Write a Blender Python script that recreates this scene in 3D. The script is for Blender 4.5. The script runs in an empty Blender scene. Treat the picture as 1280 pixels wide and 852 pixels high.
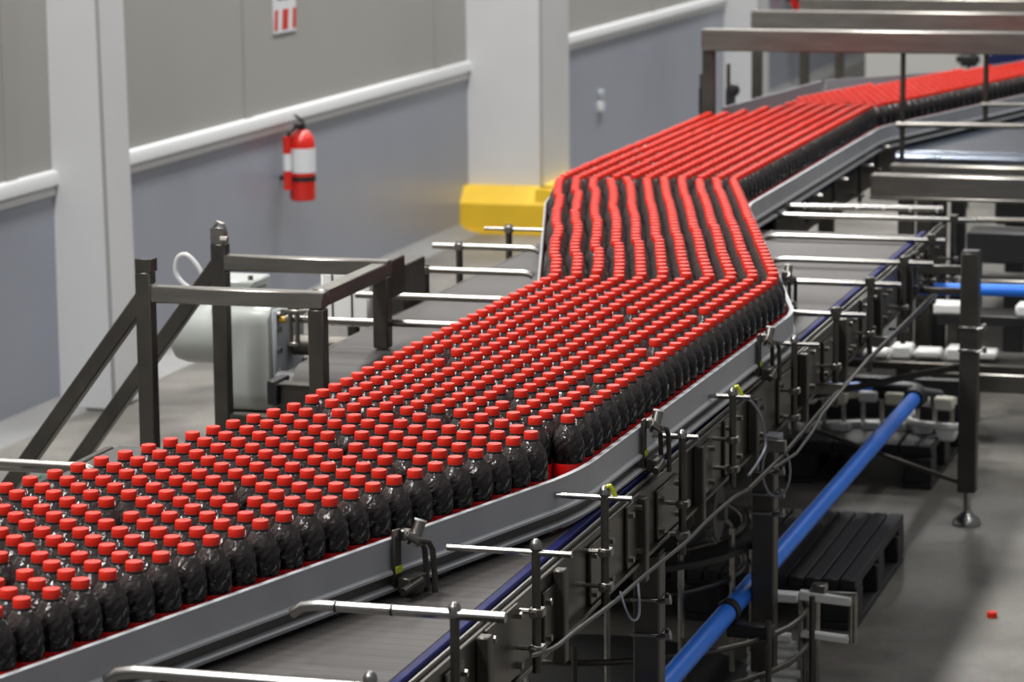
import bpy, bmesh, math, random
from mathutils import Vector, Matrix
random.seed(5)
SC = bpy.context.scene
COL = SC.collection

# ------------------------------------------------------------------ camera
# metres; Y runs along the conveyor and the wall, X to the right, Z up from the floor
CAM_H = 2.30
cam_d = bpy.data.cameras.new('camera')
cam_d.sensor_width = 36.0
cam_d.lens = 3800.0 / 1280.0 * 36.0
cam_d.clip_start = 0.1
cam_d.clip_end = 200
cam_d.dof.use_dof = True
cam_d.dof.focus_distance = 6.1
cam_d.dof.aperture_fstop = 7.0
cam = bpy.data.objects.new('camera', cam_d)
COL.objects.link(cam)
yaw, pitch, roll = 0.2865249, 0.1696184, 0.009
fw = Vector((-math.sin(yaw) * math.cos(pitch), math.cos(yaw) * math.cos(pitch), -math.sin(pitch)))
r0 = Vector((math.cos(yaw), math.sin(yaw), 0)); u0 = r0.cross(fw)
rt = r0 * math.cos(-roll) + u0 * math.sin(-roll)
up = -r0 * math.sin(-roll) + u0 * math.cos(-roll)
cam.matrix_world = Matrix(((rt.x, up.x, -fw.x, 0), (rt.y, up.y, -fw.y, 0), (rt.z, up.z, -fw.z, CAM_H), (0, 0, 0, 1)))
SC.camera = cam

# ------------------------------------------------------------------ light
world = bpy.data.worlds.new('hall_ambience'); SC.world = world
world.use_nodes = True
bg = world.node_tree.nodes['Background']
bg.inputs[0].default_value = (0.93, 0.96, 1.0, 1)
bg.inputs[1].default_value = 0.20
def ceiling_lamp(x, y, z, sx, sy, watts):
    l = bpy.data.lights.new('ceiling_lamp', 'AREA'); l.shape = 'RECTANGLE'; l.size = sx; l.size_y = sy
    l.energy = watts; l.spread = math.radians(150); l.color = (1.0, 0.985, 0.96)
    o = bpy.data.objects.new('ceiling_lamp', l); o.location = (x, y, z); COL.objects.link(o)
for lx in (-3.9, 0.6):                       # two rows of long fluorescent fittings under the roof
    for ly in (1.0, 5.5, 10.0, 14.5, 19.0, 23.5):
        ceiling_lamp(lx, ly, 6.2, 0.6, 2.6, 245 if lx < 0 else (14 if ly < 8 else 60))
SC.view_settings.view_transform = 'Standard'
SC.view_settings.look = 'None'
SC.view_settings.exposure = 0.0
SC.view_settings.gamma = 1.0
SC.view_settings.use_curve_mapping = False

# ------------------------------------------------------------------ materials
def mat(name, col, rough=0.5, metal=0.0, noise=None, bump=None, coat=0.0, spec=0.5, trans=0.0, stretch=None):
    """noise=(scale, amount) mottles the colour, bump=(scale, strength) roughens the surface"""
    m = bpy.data.materials.new(name); m.use_nodes = True
    nt = m.node_tree; b = nt.nodes['Principled BSDF']
    b.inputs['Base Color'].default_value = (*col, 1)
    b.inputs['Roughness'].default_value = rough
    b.inputs['Metallic'].default_value = metal
    b.inputs['Coat Weight'].default_value = coat
    b.inputs['Specular IOR Level'].default_value = spec
    b.inputs['Transmission Weight'].default_value = trans
    if noise or bump:
        geo = nt.nodes.new('ShaderNodeNewGeometry')
        src = geo.outputs['Position']
        if stretch:
            mp = nt.nodes.new('ShaderNodeMapping'); mp.inputs['Scale'].default_value = stretch
            nt.links.new(src, mp.inputs['Vector']); src = mp.outputs['Vector']
    if noise:
        n = nt.nodes.new('ShaderNodeTexNoise'); n.inputs['Scale'].default_value = noise[0]; n.inputs['Detail'].default_value = 6
        nt.links.new(src, n.inputs['Vector'])
        r = nt.nodes.new('ShaderNodeValToRGB')
        r.color_ramp.elements[0].position = 0.3; r.color_ramp.elements[1].position = 0.7
        a = noise[1]
        r.color_ramp.elements[0].color = (*[c * (1 - a) for c in col], 1)
        r.color_ramp.elements[1].color = (*[min(1, c * (1 + a)) for c in col], 1)
        nt.links.new(n.outputs['Fac'], r.inputs['Fac']); nt.links.new(r.outputs['Color'], b.inputs['Base Color'])
    if bump:
        n2 = nt.nodes.new('ShaderNodeTexNoise'); n2.inputs['Scale'].default_value = bump[0]; n2.inputs['Detail'].default_value = 3
        nt.links.new(src, n2.inputs['Vector'])
        bp = nt.nodes.new('ShaderNodeBump'); bp.inputs['Strength'].default_value = bump[1]; bp.inputs['Distance'].default_value = 0.01
        nt.links.new(n2.outputs['Fac'], bp.inputs['Height']); nt.links.new(bp.outputs['Normal'], b.inputs['Normal'])
    return m
M = {}
M['wall_upper'] = mat('cream_wall_panel', (0.33, 0.328, 0.308), 0.45, noise=(0.9, 0.05))
M['wall_lower'] = mat('blue_grey_wall_paint', (0.27, 0.29, 0.345), 0.35, noise=(1.2, 0.06))
M['white_paint'] = mat('white_pillar_paint', (0.56, 0.565, 0.575), 0.45, noise=(1.5, 0.04))
M['trim_white'] = mat('white_trim_moulding', (0.62, 0.63, 0.64), 0.35)
M['floor_sheen'] = mat('painted_floor_sheen', (0.20, 0.20, 0.20), 0.45, noise=(3, 0.1))  # pale grey imitating the wall's reflection in the glossy floor
M['yellow'] = mat('yellow_guard_paint', (0.72, 0.46, 0.02), 0.45, noise=(5, 0.08))
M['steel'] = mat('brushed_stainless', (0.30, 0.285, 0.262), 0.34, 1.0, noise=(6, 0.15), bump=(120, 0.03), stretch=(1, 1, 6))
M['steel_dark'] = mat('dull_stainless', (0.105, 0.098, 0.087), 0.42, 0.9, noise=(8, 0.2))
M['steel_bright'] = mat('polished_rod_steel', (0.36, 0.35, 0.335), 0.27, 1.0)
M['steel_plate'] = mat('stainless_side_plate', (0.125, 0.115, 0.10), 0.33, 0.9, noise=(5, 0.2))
M['rail_face'] = mat('grey_guide_strip', (0.40, 0.405, 0.43), 0.42, 0.0, noise=(9, 0.06))
M['back_sheet'] = mat('grey_sheet_metal', (0.36, 0.37, 0.40), 0.5, 0.0)
M['rail_lip'] = mat('grey_rail_lip', (0.50, 0.505, 0.52), 0.4, 0.0)
M['rail_back'] = mat('brown_grey_rail_channel', (0.13, 0.125, 0.115), 0.5, 0.5)
M['blue_strip'] = mat('navy_wear_strip', (0.008, 0.010, 0.085), 0.55, spec=0.15)
M['blue_pipe'] = mat('blue_plastic_pipe', (0.03, 0.22, 0.95), 0.36, noise=(7, 0.08))
M['black_plastic'] = mat('black_plastic', (0.012, 0.012, 0.013), 0.45)
M['black_pallet'] = mat('black_pallet_plastic', (0.010, 0.010, 0.012), 0.5, noise=(20, 0.4))
M['white_plastic'] = mat('white_plastic', (0.78, 0.78, 0.76), 0.4)
M['ivory_plastic'] = mat('ivory_plastic', (0.76, 0.73, 0.60), 0.4)
M['gear_paint'] = mat('pale_grey_green_enamel', (0.40, 0.42, 0.40), 0.35, noise=(10, 0.05))
M['gear_plate'] = mat('pale_blue_grey_enamel', (0.36, 0.39, 0.42), 0.35)
M['brass'] = mat('brass', (0.65, 0.42, 0.08), 0.3, 1.0)
M['red_paint'] = mat('red_extinguisher_paint', (0.60, 0.02, 0.012), 0.25, coat=0.3)
M['red_cap'] = mat('red_cap_plastic', (0.77, 0.028, 0.012), 0.42, spec=0.35)
M['red_label'] = mat('red_bottle_label', (0.72, 0.008, 0.008), 0.35)
M['paper'] = mat('white_label_paper', (0.66, 0.68, 0.70), 0.5)
M['yellow_label'] = mat('yellow_green_sticker', (0.55, 0.60, 0.03), 0.5)
M['sign_red'] = mat('sign_red', (0.55, 0.03, 0.02), 0.5)
M['sign_grey'] = mat('sign_print_grey', (0.12, 0.12, 0.13), 0.5)
M['clear_tube'] = mat('milky_air_tube', (0.26, 0.27, 0.31), 0.3)
M['cable'] = mat('grey_cable', (0.10, 0.097, 0.09), 0.45)
M['hose_white'] = mat('white_cable', (0.6, 0.6, 0.6), 0.4)
M['dark_belt'] = mat('dark_blue_belt', (0.02, 0.027, 0.04), 0.38, spec=0.3, noise=(4, 0.2))
M['far_panel'] = mat('pale_end_wall', (0.44, 0.44, 0.42), 0.5)
M['nose'] = mat('polished_blue_grey_roller', (0.42, 0.47, 0.56), 0.22, 1.0)
M['navy'] = mat('navy_incline_belt', (0.02, 0.03, 0.13), 0.5)
def bottle_mat(name):
    """cola fills the bottle almost to the shoulder; above it the wall of the bottle reads brownish grey"""
    m = mat(name, (0.01, 0.008, 0.008), 0.07, bump=(80, 0.22), spec=0.38); nt = m.node_tree; b = nt.nodes['Principled BSDF']
    geo = nt.nodes.new('ShaderNodeNewGeometry'); sep = nt.nodes.new('ShaderNodeSeparateXYZ'); nt.links.new(geo.outputs['Position'], sep.inputs[0])
    mr = nt.nodes.new('ShaderNodeMapRange'); mr.inputs[1].default_value = 1.025; mr.inputs[2].default_value = 1.08
    nt.links.new(sep.outputs['Z'], mr.inputs[0])
    n = nt.nodes.new('ShaderNodeTexNoise'); n.inputs['Scale'].default_value = 90; nt.links.new(geo.outputs['Position'], n.inputs['Vector'])
    ad = nt.nodes.new('ShaderNodeMath'); ad.operation = 'MULTIPLY_ADD'; ad.inputs[1].default_value = 0.9; ad.inputs[2].default_value = -0.45
    nt.links.new(n.outputs['Fac'], ad.inputs[0]); a2 = nt.nodes.new('ShaderNodeMath'); a2.operation = 'ADD'; a2.use_clamp = True
    nt.links.new(ad.outputs[0], a2.inputs[0]); nt.links.new(mr.outputs[0], a2.inputs[1])
    r = nt.nodes.new('ShaderNodeValToRGB'); r.color_ramp.elements[0].color = (0.006, 0.0045, 0.005, 1); r.color_ramp.elements[1].color = (0.05, 0.042, 0.041, 1)
    nt.links.new(a2.outputs[0], r.inputs['Fac']); nt.links.new(r.outputs['Color'], b.inputs['Base Color'])
    return m
M['bottle_clear'] = bottle_mat('bottle_shoulder')
M['bottle_dark'] = bottle_mat('dark_cola_in_bottle')
M['green'] = mat('green_plastic', (0.02, 0.12, 0.07), 0.4)

def floor_mat():
    m = mat('worn_concrete_floor', (0.2, 0.19, 0.175), 0.38, spec=0.35)
    nt = m.node_tree; b = nt.nodes['Principled BSDF']
    geo = nt.nodes.new('ShaderNodeNewGeometry')
    n1 = nt.nodes.new('ShaderNodeTexNoise'); n1.inputs['Scale'].default_value = 1.6; n1.inputs['Detail'].default_value = 8; n1.inputs['Roughness'].default_value = 0.65
    n2 = nt.nodes.new('ShaderNodeTexNoise'); n2.inputs['Scale'].default_value = 60; n2.inputs['Detail'].default_value = 4
    for n in (n1, n2): nt.links.new(geo.outputs['Position'], n.inputs['Vector'])
    r = nt.nodes.new('ShaderNodeValToRGB')
    r.color_ramp.elements[0].position = 0.37; r.color_ramp.elements[1].position = 0.63
    r.color_ramp.elements[0].color = (0.098, 0.091, 0.08, 1); r.color_ramp.elements[1].color = (0.195, 0.184, 0.165, 1)
    nt.links.new(n1.outputs['Fac'], r.inputs['Fac'])
    mx = nt.nodes.new('ShaderNodeMix'); mx.data_type = 'RGBA'; mx.blend_type = 'OVERLAY'; mx.inputs[0].default_value = 0.35
    nt.links.new(r.outputs['Color'], mx.inputs[6]); nt.links.new(n2.outputs['Color'], mx.inputs[7])
    nt.links.new(mx.outputs[2], b.inputs['Base Color'])
    mr = nt.nodes.new('ShaderNodeMapRange'); mr.inputs[3].default_value = 0.3; mr.inputs[4].default_value = 0.55
    nt.links.new(n1.outputs['Fac'], mr.inputs[0]); nt.links.new(mr.outputs[0], b.inputs['Roughness'])
    return m
M['floor'] = floor_mat()
def belt_mat():
    m = mat('brown_grey_slat_chain', (0.16, 0.148, 0.14), 0.5, spec=0.22)
    nt = m.node_tree; b = nt.nodes['Principled BSDF']
    geo = nt.nodes.new('ShaderNodeNewGeometry'); sep = nt.nodes.new('ShaderNodeSeparateXYZ')
    nt.links.new(geo.outputs['Position'], sep.inputs[0])
    mm = nt.nodes.new('ShaderNodeMath'); mm.operation = 'MULTIPLY'; mm.inputs[1].default_value = 1 / 0.0381
    nt.links.new(sep.outputs['Y'], mm.inputs[0])
    fr = nt.nodes.new('ShaderNodeMath'); fr.operation = 'FRACT'; nt.links.new(mm.outputs[0], fr.inputs[0])
    gt = nt.nodes.new('ShaderNodeMath'); gt.operation = 'GREATER_THAN'; gt.inputs[1].default_value = 0.88; nt.links.new(fr.outputs[0], gt.inputs[0])
    n1 = nt.nodes.new('ShaderNodeTexNoise'); n1.inputs['Scale'].default_value = 5; n1.inputs['Detail'].default_value = 5
    nt.links.new(geo.outputs['Position'], n1.inputs['Vector'])
    r = nt.nodes.new('ShaderNodeValToRGB')
    r.color_ramp.elements[0].position = 0.3; r.color_ramp.elements[1].position = 0.7
    r.color_ramp.elements[0].color = (0.058, 0.053, 0.050, 1); r.color_ramp.elements[1].color = (0.082, 0.076, 0.073, 1)
    nt.links.new(n1.outputs['Fac'], r.inputs['Fac'])
    mx = nt.nodes.new('ShaderNodeMix'); mx.data_type = 'RGBA'; nt.links.new(gt.outputs[0], mx.inputs[0])
    nt.links.new(r.outputs['Color'], mx.inputs[6]); mx.inputs[7].default_value = (0.045, 0.041, 0.039, 1)
    nt.links.new(mx.outputs[2], b.inputs['Base Color'])
    return m
M['belt'] = belt_mat()

# ------------------------------------------------------------------ mesh helpers
class MB:
    """collects shapes in world coordinates into one bmesh; build() links it as ONE object"""
    def __init__(s): s.bm = bmesh.new(); s.mi = 0
    def _take(s, faces):
        for f in faces: f.material_index = s.mi
    def box(s, x0, x1, y0, y1, z0, z1, bev=0.0, rot=None, about=None):
        n0 = len(s.bm.faces)
        mtx = Matrix.Translation(((x0 + x1) / 2, (y0 + y1) / 2, (z0 + z1) / 2)) @ Matrix.Diagonal((abs(x1 - x0), abs(y1 - y0), abs(z1 - z0), 1))
        r = bmesh.ops.create_cube(s.bm, size=1, matrix=mtx)
        vs = r['verts']
        if bev:
            es = list({e for v in vs for e in v.link_edges})
            bv = bmesh.ops.bevel(s.bm, geom=es, offset=bev, segments=1, affect='EDGES', profile=0.5, clamp_overlap=True)
            vs = list({v for f in bv['faces'] for v in f.verts} | {v for v in vs if v.is_valid})
        if rot is not None:
            c = Vector(about) if about else Vector(((x0 + x1) / 2, (y0 + y1) / 2, (z0 + z1) / 2))
            for v in vs: v.co = rot @ (v.co - c) + c
        s.bm.faces.ensure_lookup_table(); s._take(s.bm.faces[n0:])
        return s
    def bar(s, p, q, w, h, bev=0.003, roll=0.0):
        """square bar from p to q, w across, h up"""
        p, q = Vector(p), Vector(q); d = q - p; L = d.length; d.normalize()
        ref = Vector((0, 0, 1)) if abs(d.z) < 0.97 else Vector((0, 1, 0))
        a = d.cross(ref).normalized(); b = a.cross(d).normalized()
        R = Matrix((a, d, b)).transposed()
        m = (p + q) / 2
        return s.box(m.x - w / 2, m.x + w / 2, m.y - L / 2, m.y + L / 2, m.z - h / 2, m.z + h / 2, bev, R, m)
    def cyl(s, p, q, r, seg=12, r2=None):
        p, q = Vector(p), Vector(q); d = (q - p); L = d.length; d.normalize()
        n0 = len(s.bm.faces)
        mtx = Matrix.Translation((p + q) / 2) @ d.to_track_quat('Z', 'Y').to_matrix().to_4x4()
        bmesh.ops.create_cone(s.bm, cap_ends=True, segments=seg, radius1=r, radius2=r if r2 is None else r2, depth=L, matrix=mtx)
        s.bm.faces.ensure_lookup_table(); s._take(s.bm.faces[n0:])
        return s
    def tube(s, pts, r, seg=8, close=False):
        pts = [Vector(p) for p in pts]; n = len(pts); rings = []
        prev = None
        for i, p in enumerate(pts):
            if close: t = pts[(i + 1) % n] - pts[i - 1]
            else: t = pts[min(i + 1, n - 1)] - pts[max(i - 1, 0)]
            t.normalize()
            if prev is None:
                ref = Vector((0, 0, 1)) if abs(t.z) < 0.9 else Vector((1, 0, 0))
                a = t.cross(ref).normalized()
            else: a = (prev - t * prev.dot(t)).normalized()
            prev = a; b = t.cross(a)
            rings.append([s.bm.verts.new(p + (a * math.cos(k * 2 * math.pi / seg) + b * math.sin(k * 2 * math.pi / seg)) * r) for k in range(seg)])
        fs = []
        m = n if close else n - 1
        for i in range(m):
            A, B = rings[i], rings[(i + 1) % n]
            for k in range(seg): fs.append(s.bm.faces.new((A[k], A[(k + 1) % seg], B[(k + 1) % seg], B[k])))
        if not close:
            fs.append(s.bm.faces.new(rings[0][::-1])); fs.append(s.bm.faces.new(rings[-1]))
        s._take(fs); return s
    def lathe(s, prof, seg=20, at=(0, 0, 0), rot=None, flute=None):
        """prof: (radius, z) from the bottom up; flute=(z0, z1, count, depth)"""
        at = Vector(at); rings = []
        for r, z in prof:
            ring = []
            for k in range(seg):
                th = 2 * math.pi * k / seg; rr = r
                if flute and flute[0] <= z <= flute[1]: rr *= 1 + flute[3] * math.cos(flute[2] * (th + (len(rings) % 2) * math.pi / flute[2]))   # diamond facets
                v = Vector((rr * math.cos(th), rr * math.sin(th), z))
                if rot is not None: v = rot @ v
                ring.append(s.bm.verts.new(at + v))
            rings.append(ring)
        fs = []
        for A, B in zip(rings, rings[1:]):
            for k in range(seg): fs.append(s.bm.faces.new((A[k], A[(k + 1) % seg], B[(k + 1) % seg], B[k])))
        fs.append(s.bm.faces.new(rings[0][::-1])); fs.append(s.bm.faces.new(rings[-1]))
        s._take(fs); return s
    def sweep(s, path, prof, mats=None):
        """closed profile [(offset to the right of the path, z)] swept along a ground path [(x, y)]"""
        n = len(path); rings = []
        for i in range(n):
            a = Vector(path[max(i - 1, 0)]); b = Vector(path[min(i + 1, n - 1)]); t = (b - a).normalized()
            nx, ny = t.y, -t.x
            rings.append([s.bm.verts.new((path[i][0] + nx * o, path[i][1] + ny * o, z)) for o, z in prof])
        fs = []; k = len(prof)
        for A, B in zip(rings, rings[1:]):
            for j in range(k): fs.append(s.bm.faces.new((A[j], B[j], B[(j + 1) % k], A[(j + 1) % k])))
        fs.append(s.bm.faces.new(rings[0])); fs.append(s.bm.faces.new(rings[-1][::-1]))
        s._take(fs); return s
    def poly(s, pts, d):
        """flat outline pts thickened by vector d"""
        d = Vector(d); A = [s.bm.verts.new(p) for p in pts]; B = [s.bm.verts.new(Vector(p) + d) for p in pts]
        n = len(pts); fs = [s.bm.faces.new(A[::-1]), s.bm.faces.new(B)]
        for i in range(n): fs.append(s.bm.faces.new((A[i], A[(i + 1) % n], B[(i + 1) % n], B[i])))
        s._take(fs); return s
    def mesh(s, name, mats, smooth=True):
        bmesh.ops.recalc_face_normals(s.bm, faces=s.bm.faces[:])
        me = bpy.data.meshes.new(name); s.bm.to_mesh(me); s.bm.free()
        for m in (mats if isinstance(mats, (list, tuple)) else [mats]): me.materials.append(M[m])
        me.polygons.foreach_set('use_smooth', [smooth] * len(me.polygons))
        if smooth: me.set_sharp_from_angle(angle=math.radians(38))
        return me
    def build(s, name, mats, parent=None, loc=None):
        """parent: an object whose world place is stored in ORG; loc: origin for a top-level mesh"""
        org = ORG[parent.name] if parent is not None else Vector(loc or (0, 0, 0))
        if org.length: bmesh.ops.translate(s.bm, verts=s.bm.verts[:], vec=-org)
        o = bpy.data.objects.new(name, s.mesh(name, mats)); COL.objects.link(o)
        if parent is not None: o.parent = parent
        else: o.location = org
        ORG[o.name] = org
        return o
ORG = {}
def tag(o, label=None, cat=None, group=None, kind=None):
    if label: o['label'] = label
    if cat: o['category'] = cat
    if group: o['group'] = group
    if kind: o['kind'] = kind
    return o
def thing(name, loc, label, cat, group=None):
    o = bpy.data.objects.new(name, None); COL.objects.link(o); o.location = loc; o.empty_display_size = 0.1
    ORG[o.name] = Vector(loc)
    return tag(o, label, cat, group)
def smooth(P, n=6):
    P = [Vector(p) for p in P]; out = []
    for i in range(len(P) - 1):
        a, b, c, d = P[max(i - 1, 0)], P[i], P[i + 1], P[min(i + 2, len(P) - 1)]
        for k in range(n):
            u = k / n; out.append(0.5 * ((2 * b) + (c - a) * u + (2 * a - 5 * b + 4 * c - d) * u * u + (3 * b - a - 3 * c + d) * u ** 3))
    return out + [P[-1]]
def structure(o): o['kind'] = 'structure'; return o
ORD = ['first', 'second', 'third', 'fourth', 'fifth', 'sixth', 'seventh', 'eighth', 'ninth', 'tenth', 'eleventh', 'twelfth', 'thirteenth', 'fourteenth',
       'fifteenth', 'sixteenth', 'seventeenth', 'eighteenth', 'nineteenth', 'twentieth'] + ['twenty-' + w for w in ('first', 'second', 'third', 'fourth', 'fifth', 'sixth', 'seventh', 'eighth', 'ninth')] + ['thirtieth'] + \
      ['thirty-' + w for w in ('first', 'second', 'third', 'fourth', 'fifth', 'sixth', 'seventh', 'eighth', 'ninth')] + ['fortieth']

ZB = 0.895                       # top of the conveyor chains
WX = -5.10                       # face of the long wall

# ------------------------------------------------------------------ the hall
b = MB(); b.box(-9, 9, -2, 46, -0.2, 0.0); structure(b.build('floor', 'floor'))
b = MB(); b.box(WX - 0.3, WX, 2, 31, 0.94, 7.0)
b.build('wall_left', 'wall_upper'); wl = bpy.data.objects['wall_left']; structure(wl)
b = MB(); b.box(WX - 0.3, WX + 0.004, 2, 31, 0.0, 0.94); tag(b.build('lower_wall_panel', 'wall_lower', wl), 'blue-grey painted lower part of the wall')
for yy in (8.2, 10.55, 13.05, 15.9, 18.4, 20.9, 23.4, 26.4):       # flat cover strips over the panel joints of the upper wall
    b = MB(); b.box(WX - 0.005, WX + 0.006, yy - 0.05, yy + 0.05, 0.94, 7.0, 0.002); b.build('joint_cover', 'wall_upper', wl)
b = MB()
b.poly([(WX, 2, 0.86), (WX + 0.014, 2, 0.86), (WX + 0.016, 2, 0.882), (WX + 0.010, 2, 0.888), (WX + 0.010, 2, 0.896), (WX + 0.028, 2, 0.902), (WX + 0.028, 2, 0.942), (WX + 0.022, 2, 0.953), (WX, 2, 0.96)], (0, 29, 0))
structure(b.build('trim_1', 'trim_white'))
b = MB(); b.poly([(WX, 2, 0), (WX + 0.12, 2, 0), (WX + 0.11, 2, 0.008), (WX + 0.03, 2, 0.025), (WX, 2, 0.06)], (0, 29, 0))  # added pale strip: the floor's glossy reflection of the wall, put into colour
structure(b.build('floor_sheen_strip', 'floor_sheen'))
b = MB(); b.box(-9, 9, 31, 31.3, 0, 7.0); structure(b.build('wall_back', 'far_panel'))
def pillar(x1, y0, y1, lean=0.0):
    b = MB(); b.box(WX - 0.05, x1, y0, y1, 0, 7.0, 0.012)
    if lean:                                     # the first pillar is not quite plumb
        for v in b.bm.verts: v.co.x -= lean * v.co.z
    return structure(b.build('pillar', 'white_paint'))
pillar(-4.862, 10.92, 11.18, 0.013); pillar(-4.66, 16.45, 17.05); pillar(-4.82, 23.2, 23.6)
# yellow guard round the foot of the middle pillar
g = thing('pillar_guard', (-4.9, 16.4, 0), 'yellow padded guard wrapped round the foot of the middle white pillar', 'guard')
b = MB(); b.poly([(WX, 16.28, 0.02), (WX, 16.28, 0.17), (WX, 16.36, 0.26), (WX, 16.45, 0.26), (WX, 16.45, 0.02)], (0.58, 0, 0)); b.build('front_pad', 'yellow', g)
b = MB(); b.poly([(-4.52, 16.28, 0.02), (-4.50, 16.28, 0.17), (-4.58, 16.3, 0.26), (-4.66, 16.3, 0.26), (-4.66, 16.28, 0.02)], (0, 0.85, 0)); b.build('side_pad', 'yellow', g)
b = MB(); b.box(WX, -4.5, 16.27, 17.15, 0, 0.02); b.build('base_strip', 'yellow', g)

# fire extinguishers and the sign
def extinguisher(y, zb, label, cat='fire extinguisher'):
    x = WX + 0.115
    t = thing('fire_extinguisher', (x, y, zb), label, cat, 'fire extinguishers on the long wall')
    b = MB(); b.lathe([(0.052, 0), (0.06, 0.006), (0.062, 0.02), (0.062, 0.27), (0.056, 0.30), (0.038, 0.325), (0.02, 0.335)], 20, (x, y, zb)); b.build('cylinder_body', 'red_paint', t)
    b = MB(); b.lathe([(0.0632, 0.135), (0.0632, 0.25)], 20, (x, y, zb)); b.build('instruction_label', 'paper', t)
    b = MB(); b.lathe([(0.0645, 0.095), (0.0645, 0.118)], 20, (x, y, zb)); b.box(WX, x, y - 0.012, y + 0.012, zb + 0.095, zb + 0.118); b.build('holding_strap', 'black_plastic', t)
    b = MB(); b.cyl((x, y, zb + 0.33), (x, y, zb + 0.365), 0.018, 10); b.box(x - 0.012, x + 0.012, y - 0.075, y + 0.02, zb + 0.355, zb + 0.372, 0.003); b.build('valve_head', 'black_plastic', t)
    b = MB(); b.bar((x, y + 0.015, zb + 0.375), (x, y - 0.085, zb + 0.412), 0.018, 0.008); b.build('squeeze_handle', 'black_plastic', t)
    hx = x - 0.042
    b = MB(); b.tube([(x, y - 0.01, zb + 0.365), (x - 0.01, y - 0.06, zb + 0.35), (hx + 0.01, y - 0.083, zb + 0.33), (hx, y - 0.088, zb + 0.25), (hx, y - 0.088, zb + 0.20)], 0.009, 8); b.build('hose', 'black_plastic', t)
    b = MB(); b.cyl((hx, y - 0.088, zb + 0.06), (hx, y - 0.088, zb + 0.31), 0.02, 12); b.build('discharge_horn', 'red_paint', t)
    b = MB(); b.cyl((hx, y - 0.088, zb + 0.15), (hx, y - 0.088, zb + 0.23), 0.0208, 12); b.build('horn_label', 'paper', t)
    return t
extinguisher(13.44, 0.535, 'red fire extinguisher with white label hung under the dado trim')
extinguisher(25.7, 0.66, 'small far red fire extinguisher partly showing above the steel gantries')
s = thing('fire_point_sign', (WX, 13.54, 1.32), 'white and red striped sign on the wall above the fire extinguisher', 'sign')
b = MB(); b.box(WX, WX + 0.006, 13.39, 13.69, 1.32, 1.66, 0.001); b.build('sign_board', 'paper', s)
for (f0, f1) in ((0.02, 0.16), (0.36, 0.62), (0.82, 0.98)):
    ya, yb = 13.39 + 0.3 * f0, 13.39 + 0.3 * f1
    b = MB(); b.poly([(WX + 0.0062, ya, 1.335), (WX + 0.0062, yb, 1.335), (WX + 0.0062, min(yb + 0.012, 13.688), 1.43), (WX + 0.0062, ya + 0.012, 1.43)], (0.001, 0, 0)); b.build('red_stripe', 'sign_red', s)
b = MB()
for (a, c, z0, z1) in ((13.45, 13.50, 1.475, 1.56), (13.51, 13.53, 1.475, 1.52), (13.54, 13.60, 1.50, 1.515), (13.54, 13.60, 1.475, 1.488), (13.55, 13.57, 1.53, 1.56), (13.45, 13.62, 1.585, 1.60)):
    b.box(WX + 0.0062, WX + 0.0072, a, c, z0, z1)
b.build('printed_symbol', 'sign_grey', s)
k = thing('wall_socket', (WX, 19.4, 0.46), 'tiny pale and blue wall socket on the blue-grey wall beyond the middle pillar', 'socket')
b = MB(); b.box(WX, WX + 0.025, 19.33, 19.45, 0.40, 0.47, 0.006); b.build('socket_plate', 'paper', k)
b = MB(); b.box(WX, WX + 0.03, 19.34, 19.44, 0.48, 0.54, 0.006); tag(b.build('socket_cover', 'gear_plate', k), 'pale blue socket cover')
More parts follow.
